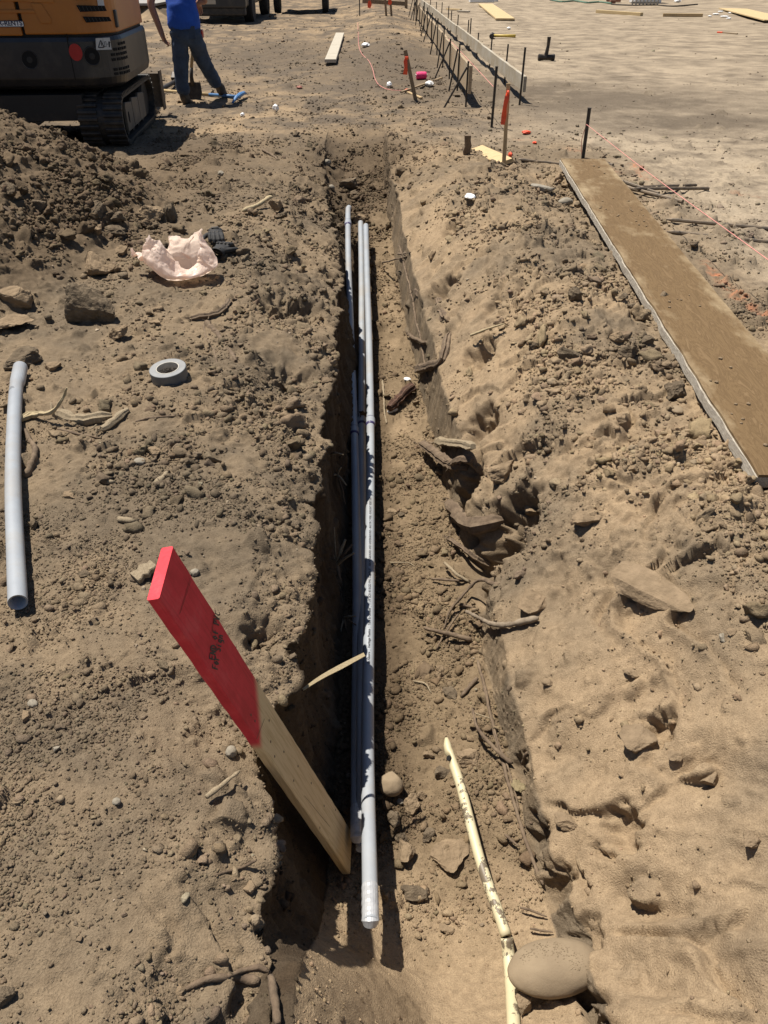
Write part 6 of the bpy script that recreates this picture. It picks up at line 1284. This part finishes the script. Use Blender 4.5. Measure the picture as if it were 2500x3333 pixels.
def spray(px, py, ends, label, dd=.02):
    q0 = hit(px, py); dq = depth_of(q0) ; q0 = dep(px, py, dq - .03); t = thing('root_cluster', label, 'root', tuple(q0))
    for i, (a, b, r0, off) in enumerate(ends):
        e = dep(a, b, dq - .03 - off); m = (q0 + e) / 2 + np.array([.0, -.01, .012]); q, _ = resample(catmull([q0, m, e], 5), .012); n = len(q); mk('rootlet', tube(q, [r0 * (1 - .55 * k / (n - 1)) for k in range(n)], 7, True, .15, i), M_ROOTL if i % 2 == 0 else M_ROOT, t, smooth=True)
spray(1095, 1838, [(1152, 1800, .009, .08), (1146, 1772, .009, .07), (1124, 1756, .011, .05), (1044, 1768, .008, .02), (1060, 1742, .007, .03), (1112, 1905, .010, .02), (1118, 1990, .007, .02), (1068, 1800, .008, .01), (1088, 1715, .005, .03)], 'pale torn root cluster sticking out of the left trench wall')
spray(1098, 1546, [(1128, 1580, .007, .05), (1120, 1610, .006, .03), (1076, 1552, .006, .03), (1125, 1640, .005, .02), (1112, 1520, .006, .04)], 'small dark root tuft high on the left trench wall')
spray(1078, 1478, [(1118, 1480, .005, .05), (1100, 1472, .004, .03)], 'wispy rootlets at the left wall lip'); spray(1120, 2010, [(1158, 2006, .006, .06), (1130, 2060, .005, .03), (1105, 2075, .005, .02), (1160, 2035, .004, .05)], 'drooping root tuft low on the left trench wall')
root([(602, 3222), (650, 3200), (720, 3186), (790, 3190), (845, 3196)], .008, .014, 'brown root running along the soil at the bottom left'); root([(745, 3178), (800, 3160), (850, 3150), (880, 3170)], .006, .008, 'bent rootlet over the left lip at the bottom'); root([(880, 3180, .02), (892, 3240, .02), (905, 3332, .02)], .010, .012, 'root hanging down the left wall at the bottom edge'); root([(700, 2850), (780, 2830), (836, 2800, .02)], .004, .004, 'pale twig tip poking from the left lip')
pW = hit(473, 1880); V, F = beam((-.022, -.02, .012), (.022, .028, .026), .038, .022, (.2, 0, 1), 6, .003, .006, 3); tag(mk('wood_chunk', ([np.asarray(v) + pW for v in V], F), M_ROOTL), 'yellowish broken wood chunk on soil left of the red board', 'wood chunk')
root([(505, 1580), (530, 1560), (548, 1536)], .012, .006, 'yellowish torn wood sliver in the rubble patch', M_ROOTL, .3, 'wood_sliver', 'wood sliver'); root([(330, 1574), (376, 1570)], .008, .008, 'flat wood sliver left of the torn yellowish one', M_ROOTL, .3, 'wood_sliver', 'wood sliver'); root([(385, 1695), (440, 1702)], .012, .009, 'grey wood sliver above the red board top', M_ROOTL, .6, 'wood_sliver', 'wood sliver')
qd = hit(1520, 502); tag(mk('wood_stub', beam(qd - [0, 0, .05], ony(1523, 440, qd[1]), .06, .05, (0, -1, 0), 5, .004, .008, 4), M_ROOT, None), 'dark upright wood stub in the clods left of the tall lath', 'wood stub')

# ------------------------------------------------------------------ PLASTIC BAG AND GLOVES
mb_, nb_, bb_ = new_mat('pink_white_bag'); bb_.inputs['Base Color'].default_value = (.84, .66, .55, 1); bb_.inputs['Roughness'].default_value = .38
tr_ = nd(nb_, 'ShaderNodeBsdfTranslucent'); tr_.inputs['Color'].default_value = (.92, .77, .66, 1); mx_ = nd(nb_, 'ShaderNodeMixShader'); mx_.inputs[0].default_value = .45
tcb = noise_node(nb_, 5.5, 2, .5); ob_ = ramp(nb_, tcb.outputs['Fac'], [(.66, (.84, .71, .63)), (.69, (.78, .42, .24))]); nb_.links.new(ob_.outputs[0], bb_.inputs['Base Color'])
out_ = nb_.nodes['Material Output']; nb_.links.new(bb_.outputs[0], mx_.inputs[1]); nb_.links.new(tr_.outputs[0], mx_.inputs[2]); nb_.links.new(mx_.outputs[0], out_.inputs['Surface'])
pG = hit(590, 915); NU, NV = 110, 46; V = []; F = []
pr = np.random.default_rng(3)
for j in range(NV + 1):
    v = j / NV
    for i in range(NU):
        a = 2 * math.pi * i / NU; ca, sa = math.cos(a), math.sin(a)
        rim = .165 + .05 * math.sin(a * 2 + .6) + .075 * math.exp(-((a - 1.9) / .35) ** 2) + .05 * math.exp(-((a - 3.3) / .25) ** 2) - .05 * math.exp(-((a - 5.0) / .6) ** 2)
        rr = (.30 + .70 * min(1, v / .35) ** .6) * (1 - .75 * max(0, v - .45) ** 1.1) ; out = 1 + .30 * math.exp(-((a - 3.25) / .28) ** 2) * v
        V.append((ca * .188 * rr * out, sa * .125 * rr, rim * max(0, v - .06) ** .85 * (1 if v < .86 else 1 - .25 * (v - .86))))
V = np.array(V); tA_ = 3.0
def crease(p, s, sd): n = per3(p * s + sd, sd); return (.28 - np.abs(n))
amp = .030 * np.clip(np.repeat(np.arange(NV + 1), NU) / NV, .25, 1)
V = V + np.stack([crease(V, 9, 1), crease(V, 9, 2), crease(V, 9, 3)], 1) * amp[:, None] * 1.9 + np.stack([per3(V * 6 + 3, 11), per3(V * 6 + 9, 12), per3(V * 7 + 5, 13)], 1) * amp[:, None] * 2.6 + np.stack([crease(V, 21, 4), crease(V, 21, 5), crease(V, 21, 6)], 1) * amp[:, None] * .9 + np.stack([crease(V, 46, 7), crease(V, 46, 8), crease(V, 46, 9)], 1) * amp[:, None] * .3
V = V + pG + [0, .05, .004]
for j in range(NV):
    for i in range(NU): F.append((j * NU + i, j * NU + (i + 1) % NU, (j + 1) * NU + (i + 1) % NU, (j + 1) * NU + i))
F.append(tuple(range(NU - 1, -1, -1)))
bag = tag(mk('plastic_bag', (V, F), mb_, None, smooth=False), 'crumpled pinkish white plastic bag standing open on the left bank', 'plastic bag')
q = hit(470, 868); h_ = mk('bag_handle', tube(catmull([np.array([pG[0] - .20, pG[1] + .07, pG[2] + .10]), np.array([pG[0] - .235, pG[1] + .10, pG[2] + .115]), np.array([pG[0] - .262, pG[1] + .115, pG[2] + .10]), np.array([pG[0] - .27, pG[1] + .12, pG[2] + .135])], 6), [.03, .028, .024, .02, .017, .015, .014, .013, .012, .012, .013, .014, .016, .016, .015, .014, .012, .010, .006], 12, True, .22, 5, .5), mb_, bag)
def squash(vf, k): return [(a[0], a[1], .008 + (a[2] - .012) * k) for a in vf[0]], vf[1]
def glove(px, py, rz, label, roll=0.0, curl=1.0, up=.03):
    p = hit(px, py) + [0, 0, up]; t = thing('work_glove', label, 'glove', tuple(p), rz)
    parts = []; V, F = ico(3); parts.append((V * np.array([.047, .052, .024]) + [0, 0, .01], F))
    for i, (x, L) in enumerate(((-.034, .072), (-.012, .082), (.011, .078), (.033, .062))):
        parts.append(tube([(x * .9, .02, .014), (x, .055, .024), (x * 1.08, .055 + L * .45, .026 - .006 * curl), (x * 1.1, .055 + L * .75, .016 - .016 * curl), (x * 1.1, .055 + L * .88, .004 - .02 * curl)], [.0125, .0135, .0125, .012, .008], 10))
    parts.append(tube([(.03, -.015, .008), (.055, .012, .008), (.072, .04, .004), (.076, .062, 0)], [.016, .014, .0125, .009], 10))
    o = mk('glove_hand', join(*parts), M_BLACK, t, world=False, smooth=True); m = o.modifiers.new('weld', 'REMESH'); m.mode = 'VOXEL'; m.voxel_size = .0035; m.use_smooth_shade = True
    c_ = mk('cuff', squash(lathe([(.030, 0), (.038, .0), (.040, .025), (.043, .048), (.041, .048), (.036, .03), (.030, .004)], (0, -.030, .012), (0, -1, .0), 24, closed=True), .55 if curl < 1 else .75), M_BLACK, t, world=False, smooth=True)
    mk('cuff_tab', beam((-.02, -.058, .034), (.022, -.054, .034), .018, .004, (0, .1, 1)), M_RUB, t, world=False)
    for x in (-.034, -.012, .011, .033): mk('knuckle_pad', lathe([(.0005, .0), (.009, .0), (.006, .004), (.0005, .005)], (x, .042, .034), (0, .1, 1), 10), M_RUB, t, world=False)
    return t
glove(706, 792, R(192), 'black work glove with its four fingers towards the camera, upper of two', curl=.6, up=.045); glove(722, 838, R(-12), 'black work glove with an open cuff towards the camera, lower of two', curl=1.4, up=.035)
print('done', round(time.time() - T0, 1))
